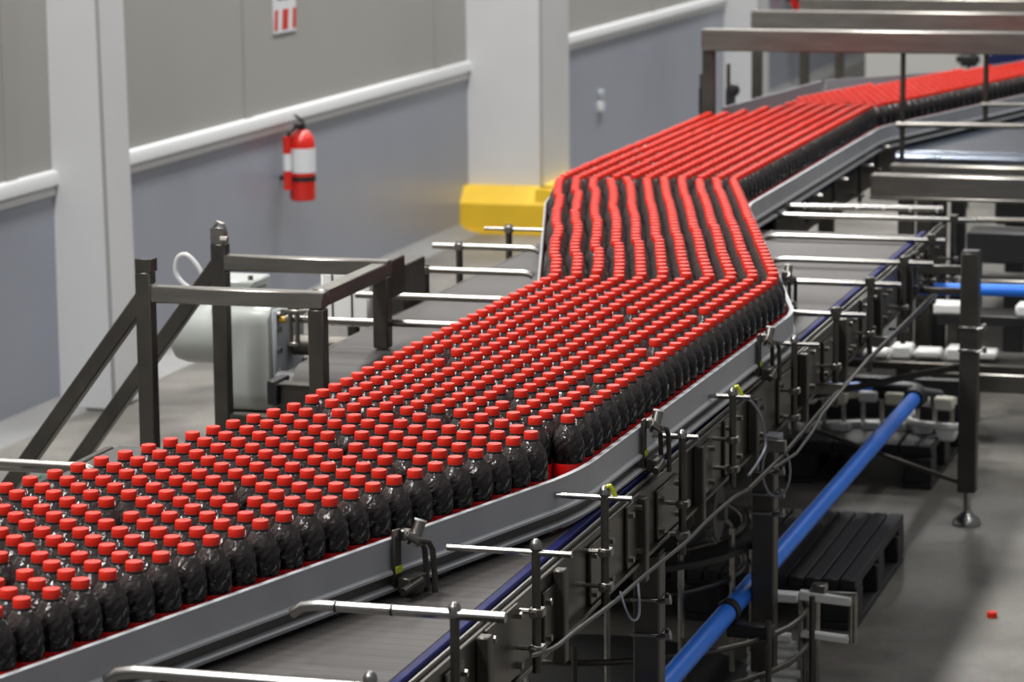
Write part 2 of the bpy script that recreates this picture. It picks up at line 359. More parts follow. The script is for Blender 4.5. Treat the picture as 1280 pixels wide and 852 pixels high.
BOTTLES = [
  '-2078,4181 -2060,4246 -2040,4313 -2021,4382 -2002,4447 -1984,4513 -1964,4580 -1946,4646 -1927,4712 -1908,4781 -1889,4847 -1870,4912 -1852,4978 -1832,5047 -1815,5113 -1795,5178 -1776,5245 -1757,5311 -1738,5378 -1719,5443 -1699,5513 -1681,5579 -1662,5645 -1644,5710 -1617,5889 -1615,5959 -1614,6028 -1613,6100 -1612,6168 -1611,6237 -1610,6307 -1609,6375 -1608,6445 -1607,6516 -1605,6583* -1605,6651* -1604,6721* -1604,6789* -1601,6857* -1600,6927* -1599,6998* -1598,7066* -1597,7136* -1595,7205* -1594,7273* -1593,7342* -1592,7413* -1591,7481* -1590,7549* -1589,7621* -1588,7688* -1587,7757* -1588,7830* -1604,7929* -1623,8004* -1641,8069* -1659,8135* -1677,8200* -1695,8268* -1713,8335* -1731,8402* -1749,8467* -1768,8533* -1785,8601* -1802,8668* -1821,8736* -1839,8802* -1858,8872* -1876,8940* -1893,9005* -1913,9070* -1931,9135* -1948,9202* -1965,9270* -1983,9336* -2001,9405* -2019,9471* -2037,9539* -2055,9604* -2073,9672* -2091,9738* -2109,9803* -2127,9868* -2144,9934* -2163,10005* -2174,10083* -2175,10155* -2175,10222* -2175,10294* -2175,10361* -2175,10430* -2175,10498* -2175,10567* -2176,10637* -2175,10705* -2175,10776* -2175,10843* -2175,10916* -2176,10985* -2175,11053* -2175,11123* -2176,11190* -2175,11264* -2175,11332* -2175,11399* -2175,11467* -2175,11537* -2175,11604* -2175,11675* -2175,11745* -2175,11817* -2175,11886* -2175,11955* -2175,12023* -2175,12092* -2175,12161* -2175,12229* -2175,12303* -2175,12371* -2175,12441* -2176,12508* -2175,12577* -2175,12645* -2172,12712* -2175,12790* -2154,12859* -2137,12931* -2121,12996* -2105,13062* -2089,13127* -2072,13196* -2055,13262* -2038,13331* -2021,13398* -2005,13464* -1989,13531* -1971,13601* -1954,13667* -1939,13734* -1922,13799* -1905,13867* -1889,13932* -1871,14004* -1854,14073* -1837,14138* -1821,14204* -1805,14270* -1788,14335* -1771,14404* -1755,14471* -1738,14542* -1722,14608* -1704,14674* -1688,14740* -1671,14806* -1654,14875* -1637,14943* -1621,15010*',
  '-2125,4230* -2106,4295 -2088,4361 -2068,4430 -2050,4495 -2030,4562 -2011,4630 -1992,4695 -1973,4763 -1954,4829 -1936,4896 -1917,4961 -1897,5028 -1880,5094 -1861,5162 -1841,5227 -1822,5294 -1785,5429 -1767,5494 -1748,5560 -1727,5628 -1709,5693 -1688,5761 -1677,5855 -1674,5925 -1673,5995 -1671,6065 -1671,6135 -1669,6203 -1668,6342 -1666,6411 -1665,6481 -1665,6550 -1664,6617* -1662,6687* -1661,6826* -1659,6895* -1659,6962* -1657,7033* -1655,7102* -1654,7172* -1652,7309* -1651,7377* -1650,7448* -1649,7516* -1648,7588* -1647,7655* -1645,7723* -1644,7792* -1651,7881* -1667,7952* -1688,8021* -1706,8087* -1724,8152* -1741,8219* -1760,8286* -1780,8351* -1797,8416* -1815,8484* -1833,8554* -1850,8620* -1867,8687* -1886,8754* -1903,8822* -1923,8890* -1941,8955* -1960,9020* -1978,9086* -1996,9154* -2012,9222* -2030,9289* -2048,9356* -2066,9423* -2084,9490* -2102,9556* -2120,9623* -2138,9689* -2159,9753* -2175,9820* -2192,9887* -2208,9954* -2228,10024* -2232,10120* -2234,10191* -2232,10258* -2234,10328* -2233,10396* -2233,10464* -2233,10532* -2233,10602* -2234,10672* -2233,10741* -2234,10811* -2232,10880* -2233,10950* -2234,11020* -2233,11089* -2234,11157* -2233,11226* -2233,11297* -2234,11365* -2234,11433* -2235,11502* -2235,11570* -2233,11640* -2233,11712* -2232,11781* -2233,11851* -2236,11919* -2234,11987* -2233,12058* -2233,12126* -2234,12194* -2232,12265* -2233,12337* -2233,12406* -2234,12473* -2234,12543* -2233,12611* -2233,12679* -2229,12748* -2223,12838* -2201,12910* -2186,12977* -2170,13043* -2154,13109* -2136,13175* -2121,13245* -2103,13312* -2087,13378* -2071,13444* -2053,13511* -2039,13579* -2019,13648* -2003,13714* -1989,13783* -1969,13847* -1954,13913* -1935,13981* -1919,14051* -1904,14118* -1886,14185* -1870,14251* -1854,14319* -1836,14385* -1820,14451* -1802,14519* -1787,14588* -1770,14655* -1753,14721* -1736,14787* -1719,14854* -1703,14922* -1686,14989* -1669,15058* -1652,15125* -1636,15191*',
  '-2172,4279* -2153,4344 -2133,4411 -2116,4478 -2096,4544 -2076,4612 -2058,4679 -2038,4745 -2020,4812 -2001,4878 -1984,4945 -1962,5011 -1946,5077 -1926,5144 -1907,5211 -1887,5276 -1870,5341 -1850,5411 -1832,5478 -1814,5543 -1793,5611 -1774,5676 -1756,5742 -1735,5809 -1734,5892 -1732,5961 -1730,6030 -1730,6100 -1730,6169 -1726,6240 -1726,6308 -1725,6378 -1724,6448 -1724,6516 -1723,6585* -1721,6653* -1720,6722* -1718,6790* -1718,6861* -1717,6929* -1715,6998* -1714,7069* -1713,7138* -1713,7206* -1712,7274* -1710,7344* -1708,7414* -1708,7483* -1706,7551* -1706,7622* -1704,7691* -1702,7759* -1701,7829* -1714,7904* -1733,7970* -1753,8039* -1772,8104* -1789,8170* -1808,8237* -1827,8302* -1845,8368* -1861,8435* -1879,8505* -1897,8572* -1914,8639* -1932,8705* -1950,8774* -1968,8840* -1990,8904* -2007,8971* -2025,9037* -2043,9106* -2060,9174* -2077,9240* -2095,9308* -2113,9374* -2131,9441* -2149,9507* -2167,9575* -2188,9640* -2206,9706* -2223,9773* -2239,9839* -2256,9907* -2273,9973* -2291,10086* -2291,10154* -2293,10225* -2293,10292* -2292,10363* -2292,10430* -2293,10498* -2292,10568* -2291,10636* -2291,10708* -2293,10778* -2292,10846* -2290,10914* -2293,10986* -2292,11054* -2292,11122* -2292,11193* -2291,11262* -2292,11330* -2292,11399* -2293,11468* -2293,11536* -2292,11606* -2290,11676* -2291,11746* -2290,11815* -2294,11884* -2294,11954* -2291,12023* -2291,12092* -2292,12159* -2292,12228* -2293,12301* -2292,12370* -2292,12438* -2293,12506* -2294,12574* -2292,12644* -2290,12714* -2286,12784* -2265,12890* -2250,12957* -2235,13023* -2219,13091* -2201,13157* -2185,13226* -2168,13293* -2151,13359* -2136,13425* -2118,13492* -2103,13558* -2086,13627* -2069,13694* -2052,13760* -2035,13832* -2019,13898* -2000,13963* -1983,14029* -1969,14100* -1951,14166* -1934,14232* -1918,14298* -1901,14367* -1884,14432* -1867,14499* -1851,14566* -1835,14636* -1819,14702* -1801,14768* -1784,14838* -1768,14904* -1751,14970* -1736,15037* -1716,15106* -1701,15172* -1686,15240* -1667,15306* -1651,15373*',
  '-2199,4394* -2161,4528 -2142,4593 -2123,4661 -2104,4730 -2085,4796 -2066,4861 -2049,4926 -2028,4996 -1991,5127 -1973,5192 -1953,5260 -1936,5327 -1915,5392 -1897,5459 -1879,5528 -1859,5593 -1840,5660 -1821,5726 -1802,5791 -1793,5858 -1791,5929 -1789,5997 -1788,6134 -1788,6204 -1785,6273 -1784,6342 -1785,6413 -1782,6482 -1782,6551* -1781,6620* -1778,6689* -1777,6757* -1776,6827* -1777,6897* -1774,6965* -1772,7035* -1772,7104* -1772,7173* -1771,7241* -1769,7312* -1768,7381* -1766,7449* -1765,7518* -1765,7588* -1764,7656* -1763,7724* -1761,7791* -1764,7859* -1782,7924* -1799,7989* -1819,8056* -1837,8122* -1856,8187* -1873,8254* -1892,8320* -1909,8388* -1926,8456* -1944,8524* -1962,8592* -1980,8657* -1997,8724* -2018,8788* -2037,8853* -2054,8923* -2072,8989* -2090,9057* -2107,9126* -2125,9193* -2142,9260* -2161,9326* -2178,9393* -2196,9458* -2214,9525* -2235,9589* -2253,9657* -2271,9726* -2288,9792* -2304,9858* -2322,9924* -2338,9989* -2351,10055* -2351,10123* -2351,10190* -2352,10258* -2350,10328* -2350,10396* -2352,10464* -2350,10534* -2350,10603* -2350,10673* -2350,10741* -2350,10813* -2350,10881* -2349,10949* -2351,11020* -2350,11087* -2349,11158* -2350,11227* -2351,11295* -2352,11364* -2351,11432* -2353,11504* -2351,11572* -2349,11643* -2349,11711* -2351,11778* -2350,11846* -2351,11919* -2351,11990* -2350,12057* -2350,12125* -2351,12193* -2349,12265* -2351,12335* -2351,12403* -2351,12471* -2352,12540* -2353,12608* -2351,12676* -2351,12743* -2349,12810* -2331,12874* -2315,12939* -2300,13005* -2283,13070* -2266,13139* -2249,13204* -2233,13273* -2216,13340* -2200,13406* -2183,13474* -2169,13541* -2150,13606* -2133,13676* -2117,13741* -2099,13809* -2084,13878* -2066,13946* -2048,14011* -2032,14077* -2016,14148* -1999,14213* -1983,14279* -1966,14348* -1950,14414* -1933,14482* -1916,14547* -1898,14613* -1883,14684* -1866,14750* -1849,14816* -1835,14883* -1816,14951* -1801,15018* -1782,15088* -1767,15154* -1750,15220* -1733,15289* -1716,15355* -1700,15421*',
  '-2242,4446* -2227,4512 -2208,4577 -2188,4643 -2169,4710 -2151,4779 -2132,4844 -2114,4909 -2093,4978 -2075,5045 -2057,5110 -2038,5176 -2018,5242 -2001,5308 -1981,5379 -1963,5445 -1944,5510 -1924,5578 -1905,5643 -1886,5709 -1868,5774 -1849,5895 -1850,5963 -1848,6031 -1846,6099 -1846,6168 -1845,6240 -1843,6308 -1843,6378 -1841,6450 -1840,6517* -1839,6587* -1838,6657* -1836,6724* -1837,6793* -1834,6861* -1834,6933* -1834,7001* -1833,7069* -1831,7137* -1829,7275* -1827,7347* -1827,7415* -1824,7484* -1824,7554* -1823,7623* -1822,7691* -1823,7764* -1830,7872* -1849,7940* -1867,8006* -1884,8072* -1903,8137* -1921,8206* -1938,8272* -1957,8340* -1974,8409* -1991,8475* -2009,8543* -2027,8609* -2048,8674* -2066,8739* -2083,8804* -2101,8874* -2119,8941* -2137,9009* -2154,9078* -2172,9144* -2190,9211* -2208,9277* -2226,9344* -2243,9409* -2263,9473* -2282,9540* -2300,9608* -2318,9677* -2336,9745* -2353,9811* -2369,9877* -2388,9944* -2405,10010* -2411,10086* -2410,10155* -2410,10223* -2410,10293* -2409,10360* -2410,10428* -2410,10499* -2408,10568* -2408,10639* -2410,10709* -2408,10777* -2408,10848* -2408,10916* -2408,10983* -2410,11055* -2408,11123* -2408,11191* -2409,11259* -2409,11328* -2411,11400* -2409,11467* -2411,11539* -2407,11609* -2407,11677* -2410,11745* -2409,11813* -2408,11881* -2409,11955* -2409,12025* -2409,12092* -2410,12160* -2408,12229* -2408,12297* -2409,12369* -2410,12437* -2410,12506* -2411,12574* -2410,12643* -2410,12710* -2410,12782* -2402,12850* -2384,12915* -2366,12983* -2348,13052* -2330,13119* -2316,13186* -2297,13252* -2285,13321* -2265,13387* -2248,13455* -2233,13521* -2215,13590* -2198,13656* -2182,13723* -2165,13790* -2148,13855* -2131,13927* -2116,13992* -2100,14058* -2083,14123* -2067,14193* -2049,14259* -2030,14327* -2015,14396* -1998,14461* -1982,14527* -1965,14593* -1948,14664* -1932,14730* -1916,14796* -1898,14861* -1883,14931* -1865,14997* -1846,15068* -1831,15134* -1815,15202*',
  '-2273,4561* -2255,4628 -2235,4696 -2217,4763 -2198,4828 -2158,4960 -2141,5026 -2122,5093 -2103,5159 -2084,5225 -2067,5293 -2047,5358 -2028,5427 -2010,5495 -1972,5626 -1952,5692 -1934,5758 -1917,5829 -1908,5929 -1907,5999 -1906,6066 -1904,6134 -1905,6207 -1904,6274 -1902,6345 -1899,6415 -1899,6485* -1898,6553* -1897,6621* -1896,6690* -1894,6758* -1894,6828* -1891,6898* -1892,6967* -1892,7036* -1890,7104* -1888,7174* -1887,7242* -1885,7313* -1886,7381* -1884,7453* -1883,7522* -1882,7590* -1881,7658* -1879,7727* -1880,7799* -1899,7890* -1914,7956* -1934,8020* -1951,8089* -1968,8157* -1986,8224* -2003,8291* -2021,8361* -2038,8427* -2055,8494* -2076,8559* -2097,8623* -2114,8691* -2131,8756* -2147,8825* -2166,8892* -2184,8961* -2201,9029* -2219,9096* -2237,9163* -2256,9229* -2273,9295* -2292,9359* -2312,9424* -2328,9491* -2347,9560* -2364,9628* -2382,9696* -2400,9764* -2418,9830* -2435,9895* -2454,9961* -2466,10048* -2468,10121* -2468,10189* -2468,10258* -2468,10327* -2469,10395* -2468,10463* -2467,10536* -2465,10603* -2467,10671* -2468,10743* -2466,10810* -2467,10882* -2467,10951* -2466,11018* -2468,11089* -2466,11157* -2467,11224* -2469,11298* -2469,11366* -2469,11435* -2467,11502* -2467,11577* -2467,11646* -2470,11714* -2469,11782* -2469,11850* -2466,11918* -2467,11989* -2468,12057* -2468,12126* -2467,12195* -2468,12265* -2466,12333* -2468,12403* -2468,12471* -2469,12540* -2468,12609* -2469,12679* -2467,12746* -2466,12829* -2449,12898* -2430,12964* -2413,13031* -2397,13099* -2380,13164* -2363,13234* -2349,13301* -2331,13371* -2313,13436* -2298,13502* -2280,13570* -2263,13637* -2247,13704* -2230,13770* -2215,13836* -2197,13901* -2180,13973* -2166,14041* -2148,14106* -2131,14173* -2114,14241* -2095,14308* -2080,14376* -2064,14442* -2047,14508* -2031,14575* -2012,14643* -1997,14711* -1981,14777* -1963,14843* -1948,14912*',
  '-2321,4609* -2304,4675 -2285,4741 -2265,4810 -2246,4875 -2223,4942 -2208,5009 -2187,5075 -2169,5142 -2150,5208 -2132,5273 -2114,5341 -2093,5407 -2075,5476 -2058,5542 -2037,5606 -2017,5676 -1999,5742 -1981,5808 -1965,5893 -1965,5964 -1965,6034 -1964,6104 -1963,6172 -1963,6242 -1961,6310 -1959,6380 -1958,6448 -1957,6519* -1957,6587* -1955,6656* -1955,6727* -1954,6795* -1951,6865* -1950,6933* -1950,7002* -1949,7071* -1947,7141* -1946,7209* -1945,7278* -1945,7345* -1942,7418* -1942,7486* -1942,7556* -1939,7625* -1938,7694* -1937,7762* -1946,7841* -1964,7907* -1981,7972* -1998,8041* -2016,8110* -2033,8175* -2051,8243* -2068,8312* -2086,8380* -2104,8445* -2127,8508* -2144,8574* -2162,8643* -2179,8709* -2195,8778* -2212,8843* -2231,8912* -2248,8981* -2266,9047* -2286,9112* -2306,9179* -2323,9245* -2343,9309* -2359,9375* -2376,9444* -2393,9511* -2412,9581* -2429,9647* -2447,9715* -2466,9782* -2483,9848* -2506,9912* -2528,9981* -2525,10085* -2527,10155* -2526,10224* -2526,10291* -2526,10361* -2526,10430* -2524,10500* -2526,10568* -2525,10636* -2526,10708* -2529,10777* -2525,10844* -2525,10915* -2528,10985* -2525,11052* -2526,11126* -2527,11193* -2526,11261* -2528,11331* -2528,11399* -2526,11470* -2525,11538* -2525,11611* -2527,11679* -2528,11748* -2527,11816* -2527,11885* -2525,11953* -2526,12022* -2527,12090* -2525,12161* -2525,12229* -2526,12300* -2526,12368* -2526,12437* -2527,12506* -2527,12575* -2526,12643* -2524,12781* -2513,12877* -2496,12947* -2477,13012* -2462,13078* -2445,13146* -2427,13213* -2413,13280* -2395,13350* -2380,13416* -2363,13482* -2345,13551* -2328,13618* -2312,13684* -2295,13751* -2280,13817* -2263,13884* -2244,13949* -2230,14021* -2213,14089* -2196,14154* -2179,14221* -2160,14291* -2146,14357* -2129,14422* -2112,14490* -2095,14556* -2077,14624* -2061,14691*',
  '-2351,4724* -2330,4791 -2312,4859 -2292,4925 -2275,4991 -2256,5056 -2237,5126 -2216,5190 -2197,5256 -2179,5323 -2159,5392 -2140,5457 -2123,5524 -2103,5593 -2082,5658 -2064,5724 -2046,5791 -2026,5858 -2023,5930 -2023,6000 -2023,6070 -2022,6139 -2021,6207 -2020,6277 -2018,6347 -2018,6418 -2015,6485* -2016,6554* -2015,6624* -2014,6692* -2014,6760* -2011,6832* -2009,6899* -2009,6968* -2008,7039* -2006,7108* -2006,7176* -2004,7245* -2005,7314* -2002,7384* -2002,7452* -2000,7521* -1999,7592* -1997,7660* -1997,7727* -1996,7795* -2013,7860* -2029,7925* -2045,7992* -2062,8061* -2081,8128* -2097,8195* -2115,8264* -2133,8331* -2152,8396* -2176,8459* -2192,8525* -2208,8593* -2227,8661* -2243,8730* -2260,8796* -2277,8863* -2295,8932* -2314,8998* -2333,9063* -2351,9129* -2372,9193* -2392,9260* -2408,9328* -2424,9395* -2441,9464* -2457,9531* -2477,9599* -2494,9666* -2513,9734* -2534,9799* -2552,9864* -2572,9930* -2582,10048* -2584,10119* -2584,10190* -2585,10257* -2584,10326* -2584,10395* -2583,10467* -2588,10535* -2584,10604* -2583,10672* -2586,10740* -2588,10811* -2588,10879* -2584,10947* -2585,11021* -2583,11088* -2585,11158* -2586,11226* -2585,11294* -2586,11365* -2587,11433* -2587,11500* -2581,11574* -2586,11642* -2585,11713* -2587,11781* -2586,11849* -2586,11919* -2583,11986* -2585,12055* -2583,12127* -2584,12195* -2583,12264* -2584,12334* -2586,12402* -2585,12470* -2585,12541* -2585,12609* -2528,13062* -2511,13128* -2493,13194* -2478,13260* -2461,13328* -2445,13396* -2429,13463* -2409,13532* -2392,13598* -2377,13664* -2360,13732* -2345,13798*',
  '-2395,4774* -2379,4841 -2358,4908 -2341,4973 -2322,5040 -2303,5109 -2284,5174 -2263,5239 -2245,5306 -2224,5374 -2206,5440 -2188,5505 -2170,5573 -2151,5641 -2130,5705 -2113,5771 -2096,5836 -2085,5902 -2084,5970 -2082,6037 -2081,6105 -2080,6173 -2078,6243 -2077,6314 -2078,6382 -2075,6453* -2074,6591* -2073,6659* -2073,6727* -2070,6797* -2069,6866* -2068,6936* -2067,7005* -2065,7076* -2064,7143* -2064,7212* -2063,7280* -2063,7349* -2061,7419* -2059,7488* -2058,7559* -2057,7627* -2056,7694* -2055,7763* -2079,7876* -2094,7946* -2110,8013* -2127,8079* -2145,8147* -2162,8214* -2180,8280* -2206,8343* -2225,8410* -2241,8477* -2256,8546* -2273,8611* -2291,8682* -2308,8749* -2325,8816* -2341,8883* -2363,8949* -2384,9015* -2403,9080* -2420,9145* -2438,9210* -2456,9281* -2472,9348* -2488,9415* -2506,9484* -2522,9549* -2541,9618* -2562,9683* -2585,9747* -2602,9814* -2618,9880* -2637,9949* -2641,10016* -2643,10086* -2642,10155* -2643,10224* -2644,10293* -2642,10361* -2645,10431* -2647,10502* -2646,10570* -2643,10638* -2643,10705* -2646,10776* -2647,10846* -2644,10916* -2641,10984* -2643,11055* -2643,11123* -2644,11191* -2644,11261* -2643,11329* -2645,11399* -2645,11467* -2640,11541* -2645,11609* -2645,11676* -2645,11744* -2645,11816* -2644,11884* -2644,11953* -2643,12020* -2641,12092* -2643,12160* -2643,12227* -2642,12299* -2643,12367* -2644,12437*',
  '-2445,4823* -2424,4892 -2407,4958 -2387,5023 -2367,5090 -2350,5157 -2331,5223 -2310,5287 -2293,5355 -2271,5422 -2254,5490 -2235,5555 -2216,5622 -2198,5690 -2179,5755 -2163,5823 -2145,5933 -2144,6003 -2140,6071 -2139,6138 -2138,6208 -2136,6278 -2136,6347 -2134,6419* -2134,6486* -2130,6554* -2132,6626* -2133,6694* -2129,6764* -2128,6833* -2126,6902* -2125,6972* -2126,7043* -2123,7110* -2123,7179* -2122,7247* -2122,7315* -2120,7385* -2119,7454* -2118,7522* -2117,7594* -2116,7662* -2114,7730* -2121,7823* -2142,7899* -2158,7966* -2175,8031* -2192,8098* -2211,8163* -2235,8229* -2254,8295* -2272,8361* -2289,8431* -2305,8498* -2321,8564* -2337,8633* -2356,8701* -2373,8768* -2393,8833* -2415,8896* -2432,8963* -2451,9030* -2472,9096* -2485,9163* -2502,9231* -2521,9302* -2537,9368* -2553,9436* -2570,9502* -2587,9568* -2614,9632* -2633,9699* -2650,9767* -2666,9833* -2683,9899* -2700,9973* -2700,10050* -2701,10122* -2701,10189* -2702,10258* -2702,10329* -2703,10397* -2703,10464* -2707,10535* -2705,10603* -2704,10670* -2706,10744* -2705,10811* -2703,10883* -2702,10951* -2699,11018* -2701,11089* -2702,11156* -2702,11226* -2702,11295* -2702,11363* -2703,11433* -2702,11503* -2701,11571* -2703,11643* -2704,11710* -2702,11780* -2703,11851* -2703,11920* -2703,11988* -2700,12058* -2701,12125* -2703,12192* -2700,12264* -2701,12332*',
  '-2473,4941* -2454,5007 -2435,5072 -2415,5138 -2398,5206 -2379,5271 -2357,5335 -2338,5406 -2319,5471 -2301,5542 -2282,5606 -2265,5672 -2246,5738 -2227,5803 -2208,5873 -2202,5968 -2203,6037 -2199,6105 -2197,6175 -2196,6246 -2196,6316 -2192,6384 -2193,6454* -2191,6521* -2190,6589* -2192,6656* -2188,6732* -2187,6800* -2186,6867* -2184,6937* -2184,7007* -2184,7076* -2182,7146* -2180,7214* -2180,7281* -2182,7352* -2179,7422* -2178,7490* -2176,7559* -2175,7629* -2173,7697* -2171,7768* -2185,7847* -2207,7917* -2223,7984* -2240,8050* -2260,8116* -2283,8181* -2301,8246* -2319,8313* -2336,8382* -2355,8447* -2370,8517* -2385,8586* -2402,8652* -2420,8720* -2442,8784* -2463,8848* -2481,8913* -2499,8980* -2516,9046* -2536,9118* -2550,9184* -2566,9252* -2585,9322* -2601,9388* -2618,9454* -2643,9517* -2661,9582* -2679,9649* -2698,9719* -2715,9784* -2731,9852* -2746,9924* -2758,10016* -2759,10087* -2761,10155* -2761,10224* -2761,10296* -2766,10364* -2762,10431* -2765,10500* -2766,10572* -2764,10639* -2763,10708* -2765,10780* -2761,10849* -2762,10917* -2766,10984* -2758,11051* -2762,11121* -2760,11189* -2760,11262* -2761,11329* -2760,11397* -2760,11469* -2764,11537* -2759,11605* -2762,11675* -2763,11743* -2761,11812* -2761,11885* -2761,11954* -2761,12024* -2764,12093* -2764,12164* -2762,12231* -2763,12299*',
]

# ------------------------------------------------------------------ chains and frames that carry the bottles
def chain_belt(parent, x0, x1, y0, y1, strips, drum_start=False, m='belt'):
    w = (x1 - x0) / strips
    for k in range(strips):
        b = MB(); b.box(x0 + k * w + 0.002, x0 + (k + 1) * w - 0.002, y0, y1, ZB - 0.022, ZB, 0.002)
        if drum_start:
            b.cyl((x0 + k * w + 0.002, y0, ZB - 0.075), (x0 + (k + 1) * w - 0.002, y0, ZB - 0.075), 0.0749, 28)
        b.build('chain', m, parent)
# right-hand conveyor (nearest the camera)
cr = thing('slat_chain_conveyor', (-1.87, 7.0, 0), 'long brown slat chain conveyor with navy edge strip on square steel legs nearest the camera', 'conveyor')
chain_belt(cr, -2.185, -1.575, 2.6, 10.25, 1)
b = MB(); b.box(-1.572, -1.552, 2.6, 10.3, ZB - 0.02, ZB + 0.006, 0.003); tag(b.build('wear_strip', 'blue_strip', cr), 'navy blue plastic edge strip')
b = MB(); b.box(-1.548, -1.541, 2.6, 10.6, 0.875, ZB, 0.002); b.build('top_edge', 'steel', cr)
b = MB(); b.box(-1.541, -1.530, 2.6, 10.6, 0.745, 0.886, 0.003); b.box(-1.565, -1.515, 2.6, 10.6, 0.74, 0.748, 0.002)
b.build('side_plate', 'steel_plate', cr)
y = 3.1; i = 0
while y < 10.5:                                    # bolted cover plates along the side
    h = (0.135, 0.11, 0.12)[i % 3]; w = (0.16, 0.10, 0.20, 0.12)[i % 4]
    b = MB(); b.box(-1.53, -1.522, y, y + w, 0.75, 0.75 + h, 0.002)
    pl = b.build('cover_plate', 'steel_plate', cr)
    for (dy, dz) in ((0.015, 0.02), (w - 0.015, 0.02), (0.015, h - 0.02), (w - 0.015, h - 0.02)):
        b = MB(); b.cyl((-1.523, y + dy, 0.75 + dz), (-1.512, y + dy, 0.75 + dz), 0.007, 6); b.build('hex_bolt', 'steel', pl)
    y += w + (0.17, 0.22, 0.14)[i % 3]; i += 1
for y in (4.95, 5.45, 6.1, 6.65, 7.25, 7.9, 8.5, 9.1, 9.7):            # slim upright ribs
    b = MB(); b.box(-1.53, -1.505, y, y + 0.03, 0.70, 0.885, 0.003); b.build('rib', 'steel_dark', cr)
def square_leg(x, y, top, parent, clamps, foot=True, w=0.06):
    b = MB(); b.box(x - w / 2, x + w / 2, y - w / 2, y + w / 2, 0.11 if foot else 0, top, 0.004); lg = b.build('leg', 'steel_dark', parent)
    if foot:
        b = MB(); b.cyl((x, y, 0.03), (x, y, 0.115), 0.012, 10); b.lathe([(0.048, 0), (0.048, 0.008), (0.04, 0.02), (0.02, 0.036), (0.014, 0.045)], 18, (x, y, 0)); tag(b.build('levelling_foot', 'steel_bright', lg), 'bright levelling foot')
    for z in clamps:
        b = MB()
        b.box(x - w / 2 - 0.004, x + w / 2 + 0.004, y - w / 2 - 0.007, y - w / 2, z - 0.004, z + 0.004, 0.001); b.box(x + w / 2, x + w / 2 + 0.007, y - w / 2, y + w / 2, z - 0.004, z + 0.004, 0.001)
        b.cyl((x + w / 2, y - w / 2 - 0.02, z), (x + w / 2 + 0.03, y - w / 2 - 0.02, z + 0.01), 0.006, 8); b.cyl((x + w / 2 + 0.02, y - w / 2 - 0.02, z + 0.008), (x + w / 2 + 0.03, y - w / 2 - 0.02, z + 0.01), 0.012, 6)
        b.build('clamp', 'steel_bright', lg)
    b = MB(); b.box(x - w / 2 + 0.002, x + w / 2 - 0.002, y - w / 2 + 0.002, y + w / 2 - 0.002, top, top + 0.006, 0.002); b.build('end_cap', 'black_plastic', lg)
    return lg
square_leg(-1.565, 6.372, 0.70, cr, (0.60, 0.52))
square_leg(-1.545, 7.543, 0.72, cr, (0.645, 0.585, 0.655 - 0.12))
square_leg(-1.33, 9.80, 0.905, cr, (0.66, 0.585))
b = MB(); b.bar((-1.36, 9.78, 0.145), (-1.85, 9.78, 0.30), 0.014, 0.014); b.build('brace', 'steel_dark', cr)
b = MB(); b.bar((-1.33, 9.83, 0.53), (-1.86, 9.83, 0.40), 0.018, 0.022); b.build('brace', 'steel_dark', cr)
b = MB(); b.bar((-1.50, 9.83, 0.84), (-1.34, 9.83, 0.84), 0.03, 0.03); b.bar((-1.50, 9.83, 0.77), (-1.34, 9.83, 0.77), 0.02, 0.02); b.build('cross_bracket', 'steel_dark', cr)
for y in (4.2, 6.37, 8.9):
    square_leg(-2.15, y, 0.8, cr, ())
    b = MB(); b.bar((-2.15, y, 0.72), (-1.56, y, 0.72), 0.04, 0.06); b.build('cross_beam', 'steel_dark', cr)
b = MB(); b.box(-2.15, -1.60, 2.6, 10.7, 0.80, 0.806); b.build('return_pan', 'steel_dark', cr)
# toothed wheel hanging under the side plate
wy, wz, wx = 7.33, 0.575, -1.63
b = MB(); b.cyl((wx - 0.012, wy, wz), (wx + 0.012, wy, wz), 0.07, 36)
for a in range(14):
    ca, sa = math.cos(a * 0.4488), math.sin(a * 0.4488); b.cyl((wx, wy + 0.066 * ca, wz + 0.066 * sa), (wx, wy + 0.082 * ca, wz + 0.082 * sa), 0.009, 8)
b.cyl((wx - 0.03, wy, wz), (wx + 0.03, wy, wz), 0.022, 14)
tag(b.build('sprocket', 'cable', cr), 'grey toothed wheel')

# left-hand conveyor
cl = thing('slat_chain_conveyor', (-2.48, 9.0, 0), 'brown-grey slat chain conveyor starting at the round drum behind the tube frame', 'conveyor')
chain_belt(cl, -2.77, -2.195, 7.42, 14.6, 1, True)
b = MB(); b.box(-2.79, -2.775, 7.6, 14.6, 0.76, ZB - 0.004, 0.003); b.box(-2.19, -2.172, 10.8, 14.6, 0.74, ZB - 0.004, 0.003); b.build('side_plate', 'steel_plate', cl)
b = MB(); b.box(-2.17, -2.155, 10.8, 12.7, ZB - 0.03, ZB + 0.004, 0.002); tag(b.build('wear_strip', 'blue_strip', cl), 'navy blue plastic edge strip')
b = MB(); b.box(-2.73, -2.23, 7.5, 14.6, 0.79, 0.796); b.build('return_pan', 'steel_dark', cl)
b = MB(); b.box(-2.80, -2.56, 7.32, 7.33, 0.76, 0.852, 0.002); b.box(-2.80, -2.56, 7.30, 7.36, 0.852, 0.858, 0.002); b.build('drum_guard', 'steel_dark', cl)
b = MB(); b.box(-2.82, -2.79, 7.30, 7.62, 0.80, 0.865, 0.004); b.cyl((-2.83, 7.42, ZB - 0.075), (-2.775, 7.42, ZB - 0.075), 0.05, 20); b.build('bearing_plate', 'black_plastic', cl)
b = MB(); b.box(-2.85, -2.79, 8.36, 8.56, 0.86, 1.02, 0.004); b.build('splice_plate', 'steel_dark', cl)
for y in (9.4, 12.2):
    for x in (-2.72, -2.25):
        square_leg(x, y, 0.79, cl, ())
